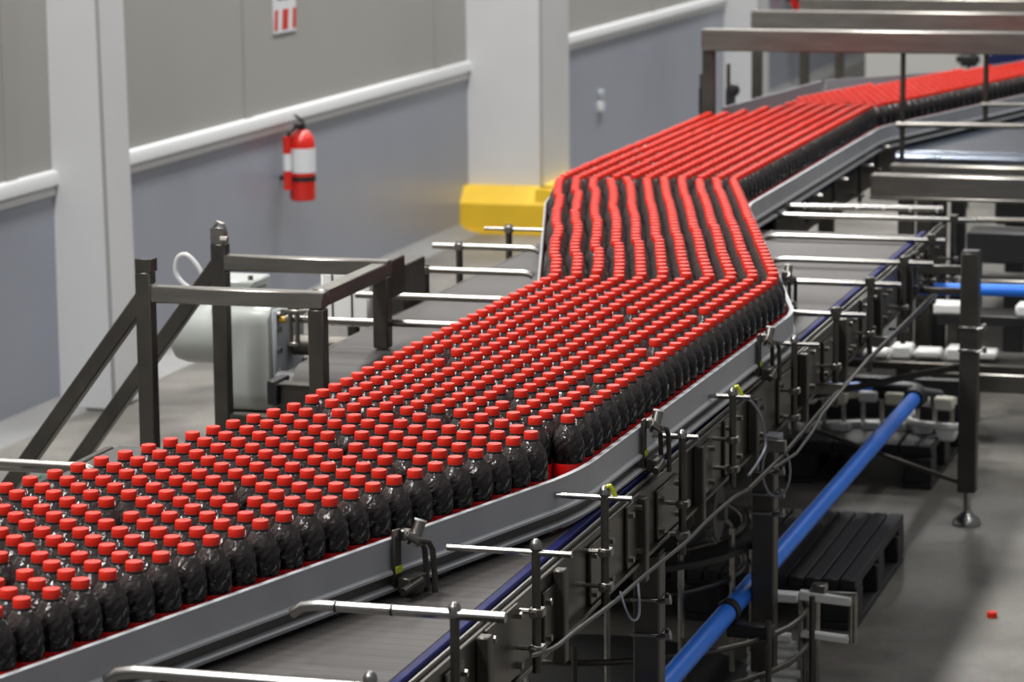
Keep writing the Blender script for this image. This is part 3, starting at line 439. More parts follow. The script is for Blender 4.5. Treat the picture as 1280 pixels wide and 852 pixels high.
# the conveyor bringing bottles in from the left
ci = thing('slat_chain_conveyor', (-2.6, 4.5, 0), 'feeding slat chain conveyor hidden under the bottles at the lower left', 'conveyor')
chain_belt(ci, -2.80, -2.19, 2.6, 6.3, 1)
b = MB(); b.box(-2.83, -2.81, 2.6, 6.3, 0.78, ZB - 0.003, 0.003); b.build('side_plate', 'steel_plate', ci)
b = MB(); b.box(-3.08, -2.83, 6.02, 6.10, 0.885, 0.897, 0.002); b.build('edge_bracket', 'steel', ci)
for y in (3.6, 5.9): square_leg(-2.75, y, 0.79, ci, ())
for yy in (5.80, 5.98):
    b = MB(); b.cyl((-2.855, yy, 0.865), (-2.835, yy, 0.885), 0.012, 10); b.cyl((-2.85, yy, 0.84), (-2.85, yy, 0.862), 0.018, 12); tag(b.build('level_knob', 'green', ci), 'dark green clamp knob')
# the dark blue cross conveyor beyond
cx = thing('wide_belt_conveyor', (-1.5, 15.0, 0), 'wide dark blue belt table with rounded front edge at the right beyond the steel beams', 'conveyor')
b = MB(); b.box(-2.07, -0.75, 12.9, 18.5, ZB - 0.03, ZB, 0.003); b.build('belt', 'dark_belt', cx)
b = MB(); b.cyl((-2.07, 12.87, ZB - 0.032), (-0.75, 12.87, ZB - 0.032), 0.034, 32); tag(b.build('nose_roller', 'nose', cx), 'polished front roller')
b = MB(); b.box(-2.07, -0.75, 12.98, 18.5, 0.70, ZB - 0.1); b.build('frame', 'steel_dark', cx)
for (x, y) in ((-2.0, 13.4), (-0.9, 13.4), (-2.0, 17.6), (-0.9, 17.6)):
    square_leg(x, y, 0.72, cx, ())
# two steel beams in front of it
for (y, x0, z0, z1, lab) in ((11.78, -2.0, 0.82, 0.918, 'long stainless box beam crossing at the right, nearer of the pair'), (12.25, -2.0, 0.84, 0.905, 'stainless box beam crossing at the right just before the blue belt table')):
    t = thing('cross_beam', (-1.4, y, z0), lab, 'beam')
    b = MB(); b.box(x0, -0.7, y, y + 0.07, z0 + 0.008, z1, 0.006); b.build('beam_body', 'steel', t)
    b = MB(); b.box(x0, -0.7, y - 0.012, y, z0, z0 + 0.012, 0.002); b.build('lower_flange', 'steel', t)
    for x in (-1.86, -0.8): square_leg(x, y + 0.035, z0, t, ())

# ------------------------------------------------------------------ guide rails
def fillet(V, R):
    V = [Vector(v) for v in V]; out = [V[0]]
    for i in range(1, len(V) - 1):
        u = (V[i - 1] - V[i]).normalized(); w = (V[i + 1] - V[i]).normalized()
        ang = u.angle(w); t = R[i - 1] / math.tan(ang / 2); p = V[i] + u * t; q = V[i] + w * t
        c = V[i] + (u + w).normalized() * R[i - 1] / math.sin(ang / 2)
        a0 = math.atan2(*(p - c).yx); a1 = math.atan2(*(q - c).yx); d = (a1 - a0 + math.pi) % (2 * math.pi) - math.pi
        out += [c + R[i - 1] * Vector((math.cos(a0 + d * k / 14), math.sin(a0 + d * k / 14))) for k in range(15)]
    return out + [V[-1]]
PATH = fillet([(-2.47, 2.8), (-1.618, 5.8), (-1.585, 7.86), (-2.175, 10.05), (-2.175, 12.78), (-1.3, 16.3)], [0.9, 0.6, 0.9, 1.2])
def shift(path, d):
    out = []
    for i in range(len(path)):
        a, c = path[max(i - 1, 0)], path[min(i + 1, len(path) - 1)]; t = (c - a).normalized()
        out.append((path[i].x + t.y * d, path[i].y - t.x * d))
    return out
RN = shift(PATH, 0.043)
nr = thing('guide_rail', (-1.6, 6.5, ZB), 'curving grey guide rail holding the front edge of the red-capped bottles', 'guide rail')
b = MB(); b.sweep(RN, [(0, ZB + 0.108), (0.010, ZB + 0.108), (0.010, ZB + 0.052), (0, ZB + 0.052)]); b.build('guide_face', 'rail_face', nr)
b = MB(); b.sweep(RN, [(-0.001, ZB + 0.11), (0.0105, ZB + 0.11), (0.0105, ZB + 0.107), (-0.001, ZB + 0.107)]); b.build('top_lip', 'rail_lip', nr)
b = MB(); b.sweep(RN, [(0, ZB + 0.053), (0.014, ZB + 0.053), (0.018, ZB + 0.050), (0.018, ZB + 0.045), (0, ZB + 0.045)]); b.build('middle_lip', 'rail_lip', nr)
b = MB(); b.sweep(RN, [(-0.006, ZB + 0.046), (0.002, ZB + 0.046), (0.002, ZB + 0.02), (-0.006, ZB + 0.02)]); b.build('rail_channel', 'rail_back', nr)
b = MB(); b.sweep(RN, [(-0.006, ZB + 0.022), (0.016, ZB + 0.022), (0.019, ZB + 0.019), (0.016, ZB + 0.012), (-0.006, ZB + 0.012)]); b.build('lower_lip', 'rail_lip', nr)
FR = shift([p for p in PATH if p.y > 7.3 and p.y < 12.5], -(0.585 + 0.042))
fr = thing('guide_rail', (-2.3, 8.8, ZB), 'thin dark guide rail along the back of the diagonal bottle lanes', 'guide rail')
b = MB(); b.sweep(FR, [(-0.01, ZB + 0.13), (-0.004, ZB + 0.13), (-0.004, ZB + 0.02), (-0.01, ZB + 0.02)]); b.build('guide_face', 'black_plastic', fr)
b = MB(); b.sweep(FR, [(-0.0105, ZB + 0.132), (-0.0078, ZB + 0.132), (-0.0078, ZB + 0.129), (-0.0105, ZB + 0.129)]); b.build('top_lip', 'rail_lip', fr)
BP = [(-2.715, 12.62), (-2.70, 12.75), (-2.60, 13.55), (-2.55, 14.0), (-2.27, 14.35), (-2.03, 14.68), (-1.85, 15.15), (-1.20, 17.0)]
bp = thing('back_guide_plate', (-2.4, 14.0, ZB), 'tall grey sheet guide behind the farthest bottles under the gantries', 'guide plate')
for i in range(len(BP) - 1):
    b = MB(); b.sweep([BP[i], (BP[i + 1][0] - 0.0, BP[i + 1][1] - 0.006)], [(-0.066, ZB + 0.195), (-0.06, ZB + 0.195), (-0.06, ZB + 0.01), (-0.066, ZB + 0.01)]); b.build('guide_panel', 'back_sheet', bp)

# posts that hold the guide rail: (y, top z, rod z, rod x0, rod x1, rod radius, lower end of the post)
POSTS = [(4.27, 1.01, 0.985, -1.93, -1.36, 0.011, 0.74), (4.703, 1.01, 0.993, -1.78, -1.401, 0.0095, 0.72), (5.20, 1.003, 0.981, -1.66, -1.422, 0.006, 0.755), (5.698, 0.996, 0.975, -1.59, -1.434, 0.006, 0.75), (6.372, 0.977, 0.965, -1.575, -1.454, 0.006, 0.70),
         (6.892, 0.976, 0.958, -1.56, -1.448, 0.006, 0.74), (7.642, 0.976, 0.958, -1.59, -1.425, 0.006, 0.72), (8.24, 0.962, 0.941, -1.66, -1.405, 0.0085, 0.68), (8.80, 0.964, 0.943, -1.76, -1.398, 0.0095, 0.68), (9.426, 0.939, 0.917, -1.92, -1.397, 0.0095, 0.66),
         (10.01, 0.932, 0.91, -2.06, -1.445, 0.0095, 0.66), (10.53, 0.931, 0.913, -2.17, -1.412, 0.0095, 0.66)]
WHERE = ['at the bottom edge of the photo', 'with a thick rod, second from the bottom edge', 'before the nearest bracket of the blue-strip conveyor', 'with a yellow tie, left of the shortest leg', 'behind the shortest leg',
         'with yellow cable end, left of the middle leg', 'just right of the middle leg', 'beside the farthest yellow-stickered sensor', 'with a long rod, two posts nearer than the tall leg', 'with a long rod, left of the tall leg', 'second farthest along the brown belt', 'farthest along the brown belt']
for i, (y, zt, zr, x0, x1, r, zl) in enumerate(POSTS):
    px = -1.49; thick = r > 0.007
    t = thing('rail_post', (px, y, zl), 'steel guide-rail post and rod ' + WHERE[i], 'post', 'posts holding the front guide rail')
    b = MB(); b.cyl((px, y, zl), (px, y, zt - 0.012), 0.0085, 12); b.build('post', 'steel_dark', t)
    if thick and i > 6:
        b = MB(); b.box(px - 0.014, px + 0.014, y - 0.012, y + 0.012, zt - 0.02, zt, 0.003); b.cyl((px + 0.004, y - 0.02, zr), (px + 0.004, y, zr), 0.012, 10); b.build('top_clamp', 'steel_dark', t)
    else:
        b = MB(); b.lathe([(0.0115, -0.014), (0.0115, -0.006), (0.009, 0), (0.004, 0.004)], 12, (px, y, zt)); b.build('top_clamp', 'steel_bright', t)
    pts = [(x1, y, zr), (x0 + 0.05, y, zr), (x0 + 0.02, y, zr - 0.004), (x0, y, zr - 0.018)] if thick else [(x1, y, zr), (x0, y, zr)]
    b = MB(); b.tube(pts, r, 10); b.build('rod', 'steel_bright', t)
    for z in (zl + 0.045, zl + 0.115):
        if z > zt - 0.05: continue
        b = MB(); b.cyl((-1.535, y, z), (-1.475, y, z), 0.005, 8); b.box(px - 0.012, px + 0.016, y - 0.012, y + 0.012, z - 0.008, z + 0.008, 0.002); b.cyl((px, y - 0.028, z), (px, y - 0.01, z), 0.007, 8); b.build('post_clamp', 'steel', t)
    if i in (1,):
        for xx in (-1.70, -1.60): b = MB(); b.cyl((xx - 0.002, y, zr), (xx + 0.002, y, zr), r * 1.12, 10); b.build('tie', 'black_plastic', t)
    if i in (3, 5):
        b = MB(); b.tube([(px + 0.022, y, zr + 0.002), (px + 0.018, y, zr + 0.016), (px + 0.012, y - 0.004, zr + 0.026), (px + 0.006, y - 0.004, zr + 0.024)], 0.005, 8); tag(b.build('cable_tie', 'yellow_label', t), 'yellow tie')
# short posts on the far stretch
for i, (y, zt, zl) in enumerate(((11.17, 0.917, 0.80), (11.717, 0.915, 0.78), (12.298, 0.905, 0.74), (12.726, 0.936, 0.80))):
    t = thing('rail_post', (-2.13, y, zl), 'short steel rail post beside the far grey rail, %s from the camera' % ORD[i], 'post', 'short posts along the far guide rail')
    b = MB(); b.cyl((-2.13, y, zl), (-2.13, y, zt), 0.0085, 10); b.build('post', 'steel_dark', t)
    b = MB(); b.cyl((-2.18, y, zt - 0.012), (-2.075, y, zt - 0.012), 0.0075, 10); b.build('rod', 'steel_bright', t)
    b = MB(); b.box(-2.17, -2.112, y - 0.01, y + 0.01, zl + 0.02, zl + 0.035, 0.002); b.build('post_clamp', 'steel', t)
# rods and posts left of the belt
for i, (y, x0, x1, z, post) in enumerate(((5.76, -3.05, -2.62, 0.965, None), (7.68, -2.905, -2.35, 0.965, None), (8.13, -2.86, -2.3, 0.965, None), (8.64, -2.852, -2.478, 0.965, -2.815), (9.15, -2.956, -2.603, 0.965, -2.868), (9.58, -2.913, -2.66, 0.965, -2.83), (10.0, -2.78, -2.68, 0.965, -2.72))):
    lab = ('steel side rod crossing the floor at the far left edge', 'steel side rod nearest the grey gear motor, behind the tube frame', 'steel side rod passing behind the tube frame into the bottles', 'steel side rod on the dark splice plate', 'free-ended steel side rod on a slim post over the floor',
           'thin steel side rod on a post before the yellow guard', 'farthest short side rod at the corner of the bottle lanes')[i]
    t = thing('side_rod', (x0, y, 0.85), lab, 'rod', 'guide rods on the wall side')
    r = 0.010 if i < 5 else 0.006
    b = MB(); b.tube([(x0, y, z), (x1 - 0.03, y, z), (x1 - 0.01, y, z - 0.003), (x1, y, z - 0.01)], r, 10); b.build('rod', 'steel', t)
    if post:
        b = MB(); b.cyl((post, y, 0.80), (post, y, z + 0.016), 0.011, 12); b.build('post', 'steel_dark', t)
        b = MB(); b.box(post - 0.014, post + 0.014, y - 0.014, y + 0.014, z - 0.012, z + 0.012, 0.003); b.build('clamp', 'steel', t)
# sensor brackets clipped to the front rail
def sensor(x, y, ang, label):
    t = thing('sensor_bracket', (x, y, ZB), label, 'sensor', 'photo sensors on the front guide rail')
    c, s_ = math.cos(ang), math.sin(ang)
    def L(a, d, z): return (x + a * c + d * s_, y + a * s_ - d * c, ZB + z)     # a along the rail, d outwards
    R = Matrix.Rotation(ang, 3, 'Z')
    def bx(b, a0, a1, d0, d1, z0, z1):
        m = Vector(L((a0 + a1) / 2, (d0 + d1) / 2, (z0 + z1) / 2)); b.box(m.x - (a1 - a0) / 2, m.x + (a1 - a0) / 2, m.y - (d1 - d0) / 2, m.y + (d1 - d0) / 2, m.z - (z1 - z0) / 2, m.z + (z1 - z0) / 2, 0.002, R, m)
    b = MB(); bx(b, -0.012, 0.012, 0.012, 0.02, 0.02, 0.128); b.build('mounting_plate', 'steel_dark', t)
    b = MB(); bx(b, -0.011, 0.011, 0.0205, 0.0225, 0.046, 0.060); b.build('sticker', 'yellow_label', t)
    b = MB(); b.cyl(L(0.012, 0.03, 0.118), L(0.04, 0.045, 0.098), 0.008, 10); bx(b, 0.008, 0.03, 0.014, 0.03, 0.105, 0.125); b.build('rod_clamp', 'steel', t)
    b = MB(); b.cyl(L(0.032, 0.03, 0.092), L(0.05, 0.036, 0.135), 0.0115, 14); b.build('sensor_barrel', 'steel', t)
    b = MB(); b.cyl(L(0.0503, 0.0362, 0.1355), L(0.0516, 0.0366, 0.139), 0.012, 14); tag(b.build('sensor_lens', 'white_plastic', t), 'white end of the sensor')
    b = MB()
    for dd in (0.03, 0.048): b.tube([L(0.03, dd, 0.104), L(0.05, dd + 0.006, 0.098), L(0.06, dd + 0.008, 0.082), L(0.066, dd + 0.008, 0.03), L(0.066, dd + 0.008, 0.0)], 0.0055, 8)
    b.build('bent_rod', 'steel_dark', t)
    b = MB(); bx(b, -0.008, 0.05, 0.022, 0.05, 0.012, 0.04); b.cyl(L(-0.03, 0.05, 0.02), L(0.03, 0.05, 0.03), 0.008, 10); b.build('clip_block', 'steel_dark', t)
    return t
sensor(-1.756, 5.15, 1.295, 'sensor bracket with yellow sticker on the rail before the lowest belt stretch')
sensor(-1.566, 6.262, 1.555, 'sensor bracket with yellow sticker in the middle of the front rail')
sensor(-1.548, 7.395, 1.58, 'sensor bracket with yellow sticker just before the rail bends away')
sensor(-1.700, 8.46, 1.83, 'sensor bracket with yellow sticker on the diagonal rail over the open belt')

# ------------------------------------------------------------------ the bottles
BOT = [(0.0225, 0.0), (0.0275, 0.004), (0.0322, 0.014), (0.0328, 0.03), (0.0312, 0.05), (0.0312, 0.082), (0.0325, 0.095), (0.0326, 0.108), (0.0328, 0.119), (0.0328, 0.129), (0.0327, 0.139), (0.0322, 0.148), (0.0309, 0.156), (0.029, 0.163)]
NECK = [(0.029, 0.163), (0.0253, 0.1705), (0.0208, 0.178), (0.0178, 0.183), (0.0150, 0.186), (0.0142, 0.187), (0.0158, 0.188), (0.0158, 0.190), (0.013, 0.191)]
CAP = [(0.0146, 0.1885), (0.0149, 0.1895), (0.0147, 0.2025), (0.0136, 0.2045), (0.0, 0.205)]
LAB = [(0.0319, 0.048), (0.0322, 0.052), (0.0322, 0.085), (0.0329, 0.095), (0.0333, 0.107), (0.0331, 0.108)]
def lathe_mesh(name, prof, seg, m, flute=None):
    b = MB(); b.lathe(prof, seg, (0, 0, 0), None, flute); return b.mesh(name, m, flute is None)
me_body = lathe_mesh('bottle', BOT, 20, 'bottle_dark', (0.115, 0.16, 10, 0.028))
me_neck = lathe_mesh('neck', NECK, 20, 'bottle_clear', (0.165, 0.172, 10, 0.028))
cp = MB()
cp.lathe(CAP[:-1], 28, (0, 0, 0)); me_cap = cp.mesh('cap', 'red_cap')
me_lab = lathe_mesh('label_band', LAB, 24, 'red_label')
ROWN = ['the front row along the grey rail', 'the second row behind the front rail', 'the third row behind the front rail', 'the fourth row behind the front rail', 'the fifth row behind the front rail', 'the middle row of eleven',
        'the fifth row from the back edge', 'the fourth row from the back edge', 'the third row from the back edge', 'the second row from the back edge', 'the rear row on the wall side']
far_pts = []
for k, row in enumerate(BOTTLES):
    n = 0
    for w in row.split():
        star = w.endswith('*'); x, y = [int(v) / 1000 for v in w.rstrip('*').split(',')]
        if star: far_pts.append((x, y)); continue
        rz = random.uniform(0, 6.28)
        o = bpy.data.objects.new('bottle', me_body); COL.objects.link(o); o.location = (x, y, ZB); o.rotation_euler = (0, 0, rz)
        tag(o, 'red-capped dark bottle, %s from the left in %s' % (ORD[n], ROWN[k]), 'bottle', 'red-capped bottles on the near conveyor')
        for nm, me in (('cap', me_cap), ('neck', me_neck), ('label_band', me_lab)):
            c = bpy.data.objects.new(nm, me); COL.objects.link(c); c.parent = o
        n += 1
# the rest of the crowd of bottles, farther along: one object
verts, faces, mids = [], [], []
def ring_shape(prof, seg, mi, x, y, flute=None):
    base = len(verts); ph = random.uniform(0, 6.28)
    for i, (r, z) in enumerate(prof):
        for j in range(seg):
            th = 2 * math.pi * j / seg + ph; rr = r
            if flute and 0.115 <= z <= 0.172: rr *= 1 + 0.028 * (1 if (i + j) % 2 else -1)
            verts.append((x + rr * math.cos(th), y + rr * math.sin(th), ZB + z))
    for i in range(len(prof) - 1):
        for j in range(seg):
            a = base + i * seg + j; c = base + i * seg + (j + 1) % seg
            faces.append((a, c, c + seg, a + seg)); mids.append(mi)
    faces.append(tuple(base + (len(prof) - 1) * seg + j for j in range(seg))); mids.append(mi)
for (x, y) in far_pts:
    seg = 20 if y < 9.5 else 14
    ring_shape(BOT[3:], seg, 0, x, y, True); ring_shape([NECK[0], NECK[1], NECK[2], NECK[3], NECK[5]], 14, 1, x, y); ring_shape(CAP[:-1], 16 if y < 9 else 12, 2, x, y); ring_shape(LAB[1:], 14, 3, x, y)
me = bpy.data.meshes.new('bottle_crowd'); me.from_pydata(verts, [], faces)
for m in ('bottle_dark', 'bottle_clear', 'red_cap', 'red_label'): me.materials.append(M[m])
me.polygons.foreach_set('material_index', mids); me.polygons.foreach_set('use_smooth', [k > 1 for k in mids]); me.update(); me.set_sharp_from_angle(angle=math.radians(40))
o = bpy.data.objects.new('bottle_crowd', me); COL.objects.link(o)
tag(o, 'crowd of red-capped dark bottles packed along the far stretch of the conveyor', 'bottles', kind='stuff')
# a cap dropped on the floor
c = bpy.data.objects.new('dropped_closure', me_cap.copy()); me2 = c.data
for v in me2.vertices: v.co.z -= 0.1885
COL.objects.link(c); c.location = (-1.094, 8.635, 0.0); tag(c, 'single red bottle cap lying on the bare concrete floor', 'bottle cap')

# ------------------------------------------------------------------ tube frame at the left with its gear motor
fr = thing('tube_frame', (-2.85, 7.4, 0), 'dull steel square-tube frame with slanting braces standing left of the bottles', 'frame')
T = 0.042
def post(x, y, z0, z1): b = MB(); b.box(x - T / 2, x + T / 2, y - T / 2, y + T / 2, z0, z1, 0.003); return b.build('post', 'steel_dark', fr)
post(-3.09, 7.155, 0, 1.165); post(-3.085, 7.66, 0, 1.17); post(-2.62, 7.155, 0.66, 1.085); post(-2.62, 7.66, 0.90, 1.095)
for y, z in ((7.155, 1.108), (7.66, 1.118)):
    b = MB(); b.box(-3.069, -2.599, y - T / 2, y + T / 2, z - T / 2, z + T / 2, 0.003); b.build('top_rail', 'steel', fr)
    b = MB(); b.bar((-3.068, y + 0.001, z + 0.026), (-3.93, y + 0.001, 0.012), T, T * 0.98); b.build('brace', 'steel_dark', fr)
    b = MB(); b.box(-3.98, -3.88, y - 0.04, y + 0.04, 0, 0.012, 0.002); b.build('foot_plate', 'steel_dark', fr)
b = MB(); b.box(-2.641, -2.599, 7.176, 7.639, 1.09, 1.132, 0.003); b.build('top_rail', 'steel', fr)
b = MB(); b.box(-2.64, -2.60, 7.681, 7.80, 1.03, 1.135, 0.004); b.build('end_plate', 'steel_dark', fr)
b = MB(); b.box(-3.064, -2.80, 7.64, 7.68, 0.66, 0.70, 0.003); b.build('low_rail', 'steel_dark', fr)
b = MB(); b.box(-3.07, -2.60, 7.135, 7.175, 0.66, 0.70, 0.003); b.build('low_rail', 'steel_dark', fr)
b = MB(); b.box(-3.11, -3.068, 7.135, 7.14, 1.165, 1.20, 0.001); b.box(-3.07, -3.064, 7.135, 7.175, 1.165, 1.20, 0.001); b.build('end_bracket', 'steel_dark', fr)
b = MB(); b.box(-3.105, -3.065, 7.64, 7.645, 1.17, 1.215, 0.001); b.tube([(-3.07, 7.66, 1.17), (-3.066, 7.66, 1.20), (-3.075, 7.66, 1.222), (-3.09, 7.66, 1.228), (-3.10, 7.66, 1.215), (-3.102, 7.66, 1.17)], 0.005, 8); b.cyl((-3.07, 7.63, 1.185), (-3.05, 7.63, 1.185), 0.009, 8)
b.build('cable_hook', 'steel', fr)

gm = thing('gear_motor', (-3.05, 7.98, 0), 'pale grey gear motor with bolted end plate behind the steel tube frame', 'motor')
gy = 7.98
b = MB()
b.poly([(-3.02, gy - 0.10, 0.66), (-3.02, gy + 0.10, 0.66), (-3.02, gy + 0.13, 0.72), (-3.02, gy + 0.13, 0.93), (-3.02, gy + 0.10, 0.965), (-3.02, gy - 0.10, 0.965), (-3.02, gy - 0.13, 0.93), (-3.02, gy - 0.13, 0.70)], (-0.16, 0, 0))
bmesh.ops.bevel(b.bm, geom=[e for e in b.bm.edges], offset=0.02, segments=2, affect='EDGES', profile=0.5, clamp_overlap=True)
hs = b.build('gear_housing', 'gear_paint', gm)
b = MB(); b.box(-3.02, -3.006, gy - 0.115, gy + 0.115, 0.70, 0.955, 0.006); ep = b.build('end_plate', 'gear_plate', gm)
for dy, z in [(a * 0.1, zz) for a in (-1, 1) for zz in (0.72, 0.78, 0.84, 0.90, 0.94)] + [(a, 0.94) for a in (-0.04, 0.04)]:
    b = MB(); b.cyl((-3.007, gy + dy, z), (-2.996, gy + dy, z), 0.009, 6); b.build('bolt', 'steel_bright', ep)
b = MB(); b.cyl((-3.003, gy - 0.09, 0.925), (-2.975, gy - 0.09, 0.925), 0.010, 8); tag(b.build('vent_plug', 'brass', gm), 'brass vent plug')
b = MB(); b.lathe([(0.07, 0), (0.088, 0.012), (0.088, 0.14), (0.08, 0.17), (0.06, 0.18)], 24, (-3.17, gy, 0.865), Matrix.Rotation(-math.pi / 2, 3, 'Y')); b.build('motor_body', 'gear_paint', gm)
b = MB(); b.box(-3.23, -3.09, gy - 0.08, gy + 0.06, 0.965, 1.005, 0.01); b.box(-3.235, -3.085, gy - 0.085, gy + 0.065, 1.005, 1.03, 0.006); tb = b.build('terminal_box', 'gear_paint', gm)
for xx in (-3.10, -3.21): b = MB(); b.cyl((xx, gy - 0.06, 1.03), (xx, gy - 0.06, 1.042), 0.008, 6); b.build('cover_screw', 'steel_bright', tb)
b = MB(); b.tube(smooth([(-3.24, gy, 0.97), (-3.31, gy, 0.99), (-3.35, gy, 1.03), (-3.345, gy, 1.075), (-3.315, gy, 1.085), (-3.28, gy, 1.05), (-3.26, gy, 1.0)]), 0.007, 8); b.build('cable', 'hose_white', gm)
b = MB(); b.cyl((-2.996, gy, 0.84), (-2.79, gy, 0.84), 0.03, 16); b.build('output_shaft', 'steel_dark', gm)
b = MB(); b.box(-3.01, -2.93, gy - 0.28, gy - 0.22, 0.62, 0.66, 0.003); b.box(-3.16, -2.79, gy - 0.10, gy + 0.10, 0.63, 0.66, 0.003); b.build('mounting_foot', 'steel_dark', gm)
b = MB(); b.bar((-3.1, gy, 0.645), (-3.1, gy, 0.0), 0.05, 0.05); b.build('stand', 'steel_dark', gm)
# white switch box farther back beside the belt
sb = thing('switch_box', (-2.95, 8.75, 0.72), 'small white switch box seen through the tube frame beside the belt', 'box')
b = MB(); b.box(-3.03, -2.88, 8.30, 8.42, 0.84, 1.0, 0.008); b.build('box_body', 'white_plastic', sb)
b = MB(); b.box(-2.995, -2.99, 8.297, 8.3, 0.845, 0.995); b.box(-2.935, -2.93, 8.297, 8.3, 0.845, 0.995); b.build('seam', 'black_plastic', sb)
b = MB(); b.bar((-2.95, 8.36, 0.84), (-2.95, 8.36, 0), 0.03, 0.03); b.build('stand', 'steel_dark', sb)
gs = thing('gauge_bracket', (-2.93, 7.68, 0.85), 'small double-barred steel clamp on a rod behind the tube frame', 'clamp')
b = MB(); b.cyl((-2.885, 7.66, 0.90), (-2.885, 7.66, 1.0), 0.007, 8); b.cyl((-2.865, 7.66, 0.90), (-2.865, 7.66, 1.0), 0.007, 8); b.build('upright', 'steel', gs)
b = MB(); b.box(-2.91, -2.84, 7.65, 7.67, 0.985, 0.995, 0.002); b.box(-2.89, -2.86, 7.65, 7.67, 0.895, 0.905, 0.002); b.build('crossbar', 'steel', gs)

# ------------------------------------------------------------------ blue pipe
bp = thing('blue_pipe', (-1.6, 8.5, 0.31), 'bright blue plastic pipe slanting past the legs with black elbow', 'pipe')
b = MB(); b.cyl((-1.60, 5.6, 0.318), (-1.60, 10.42, 0.30), 0.026, 24); b.build('long_pipe', 'blue_pipe', bp)
b = MB(); b.cyl((-1.60, 7.33, 0.312), (-1.60, 7.37, 0.312), 0.031, 24); b.box(-1.60, -1.48, 7.33, 7.37, 0.25, 0.285, 0.004); b.build('pipe_clip', 'black_plastic', bp)
b = MB(); b.tube([(-1.60, 10.36, 0.30), (-1.60, 10.44, 0.30), (-1.61, 10.49, 0.30), (-1.64, 10.51, 0.30), (-1.76, 10.51, 0.30)], 0.036, 16); b.cyl((-1.60, 10.44, 0.30), (-1.53, 10.50, 0.28), 0.034, 14); b.build('elbow', 'black_plastic', bp)
b = MB(); b.cyl((-1.75, 10.51, 0.30), (-2.05, 10.51, 0.30), 0.026, 20); b.build('short_pipe', 'blue_pipe', bp)
b2 = thing('blue_pipe', (-1.2, 10.2, 0.72), 'short length of blue pipe running off to the right behind the tall leg', 'pipe')
b = MB(); b.cyl((-1.70, 10.2, 0.715), (-0.6, 10.2, 0.73), 0.021, 20); b.build('long_pipe', 'blue_pipe', b2)
b = MB(); b.cyl((-1.41, 10.2, 0.723), (-1.36, 10.2, 0.72), 0.026, 20); b.build('collar', 'steel_bright', b2)

# ------------------------------------------------------------------ cables and air tubes
t = thing('cable', (-1.47, 6.0, 0.7), 'grey cable clipped along the lower edge of the conveyor side', 'cable')
b = MB(); b.tube(smooth([(-1.485, 5.15, 0.800), (-1.47, 5.25, 0.79), (-1.47, 5.4, 0.783), (-1.47, 5.7, 0.765), (-1.47, 5.95, 0.758), (-1.46, 6.28, 0.752), (-1.47, 6.54, 0.742), (-1.475, 6.84, 0.728), (-1.475, 7.0, 0.712)]), 0.0045, 8); b.build('outer_sheath', 'cable', t)
b = MB(); b.tube(smooth([(-1.47, 5.74, 0.775), (-1.455, 5.73, 0.74), (-1.45, 5.76, 0.712), (-1.45, 5.81, 0.705), (-1.455, 5.84, 0.725), (-1.46, 5.85, 0.765)]), 0.0026, 6); b.build('loop', 'clear_tube', t)
t = thing('conduit', (-1.47, 8.6, 0.72), 'twin grey conduit rising along the conveyor side toward the tall leg', 'conduit')
b = MB(); b.tube([(-1.475, 7.0, 0.712), (-1.47, 7.36, 0.715), (-1.47, 8.0, 0.735), (-1.47, 8.59, 0.742), (-1.47, 9.3, 0.735), (-1.47, 10.0, 0.727)], 0.006, 8); b.build('lower_pipe', 'steel_dark', t)
b = MB(); b.tube([(-1.465, 7.25, 0.712), (-1.455, 7.5, 0.70), (-1.45, 7.7, 0.72), (-1.455, 7.85, 0.735), (-1.46, 8.6, 0.755), (-1.47, 9.97, 0.742)], 0.004, 8); b.build('upper_lead', 'cable', t)
for yy in (7.4, 8.2, 9.0):
    b = MB(); b.box(-1.53, -1.462, yy - 0.01, yy + 0.01, 0.722, 0.754, 0.002); b.build('saddle', 'steel', t)
t = thing('air_tube', (-1.46, 7.0, 0.8), 'milky air tube looping over the top of the middle leg', 'tube')
b = MB(); b.tube(smooth([(-1.462, 6.897, 0.955), (-1.455, 6.95, 0.935), (-1.45, 7.02, 0.89), (-1.45, 7.07, 0.84), (-1.45, 7.08, 0.80), (-1.455, 7.0, 0.775), (-1.46, 6.93, 0.762)]), 0.0035, 8); b.build('drop', 'clear_tube', t)
b = MB(); b.tube([(-1.495 + 0.036 * math.cos(a * 0.3142), 7.44, 0.665 + 0.068 * math.sin(a * 0.3142)) for a in range(20)], 0.0032, 6, True); b.build('coil', 'clear_tube', t)
b = MB(); b.box(-1.53, -1.49, 7.45, 7.508, 0.722, 0.752, 0.003); tag(b.build('name_plate', 'clear_tube', t), 'pale blank plate behind the tube')

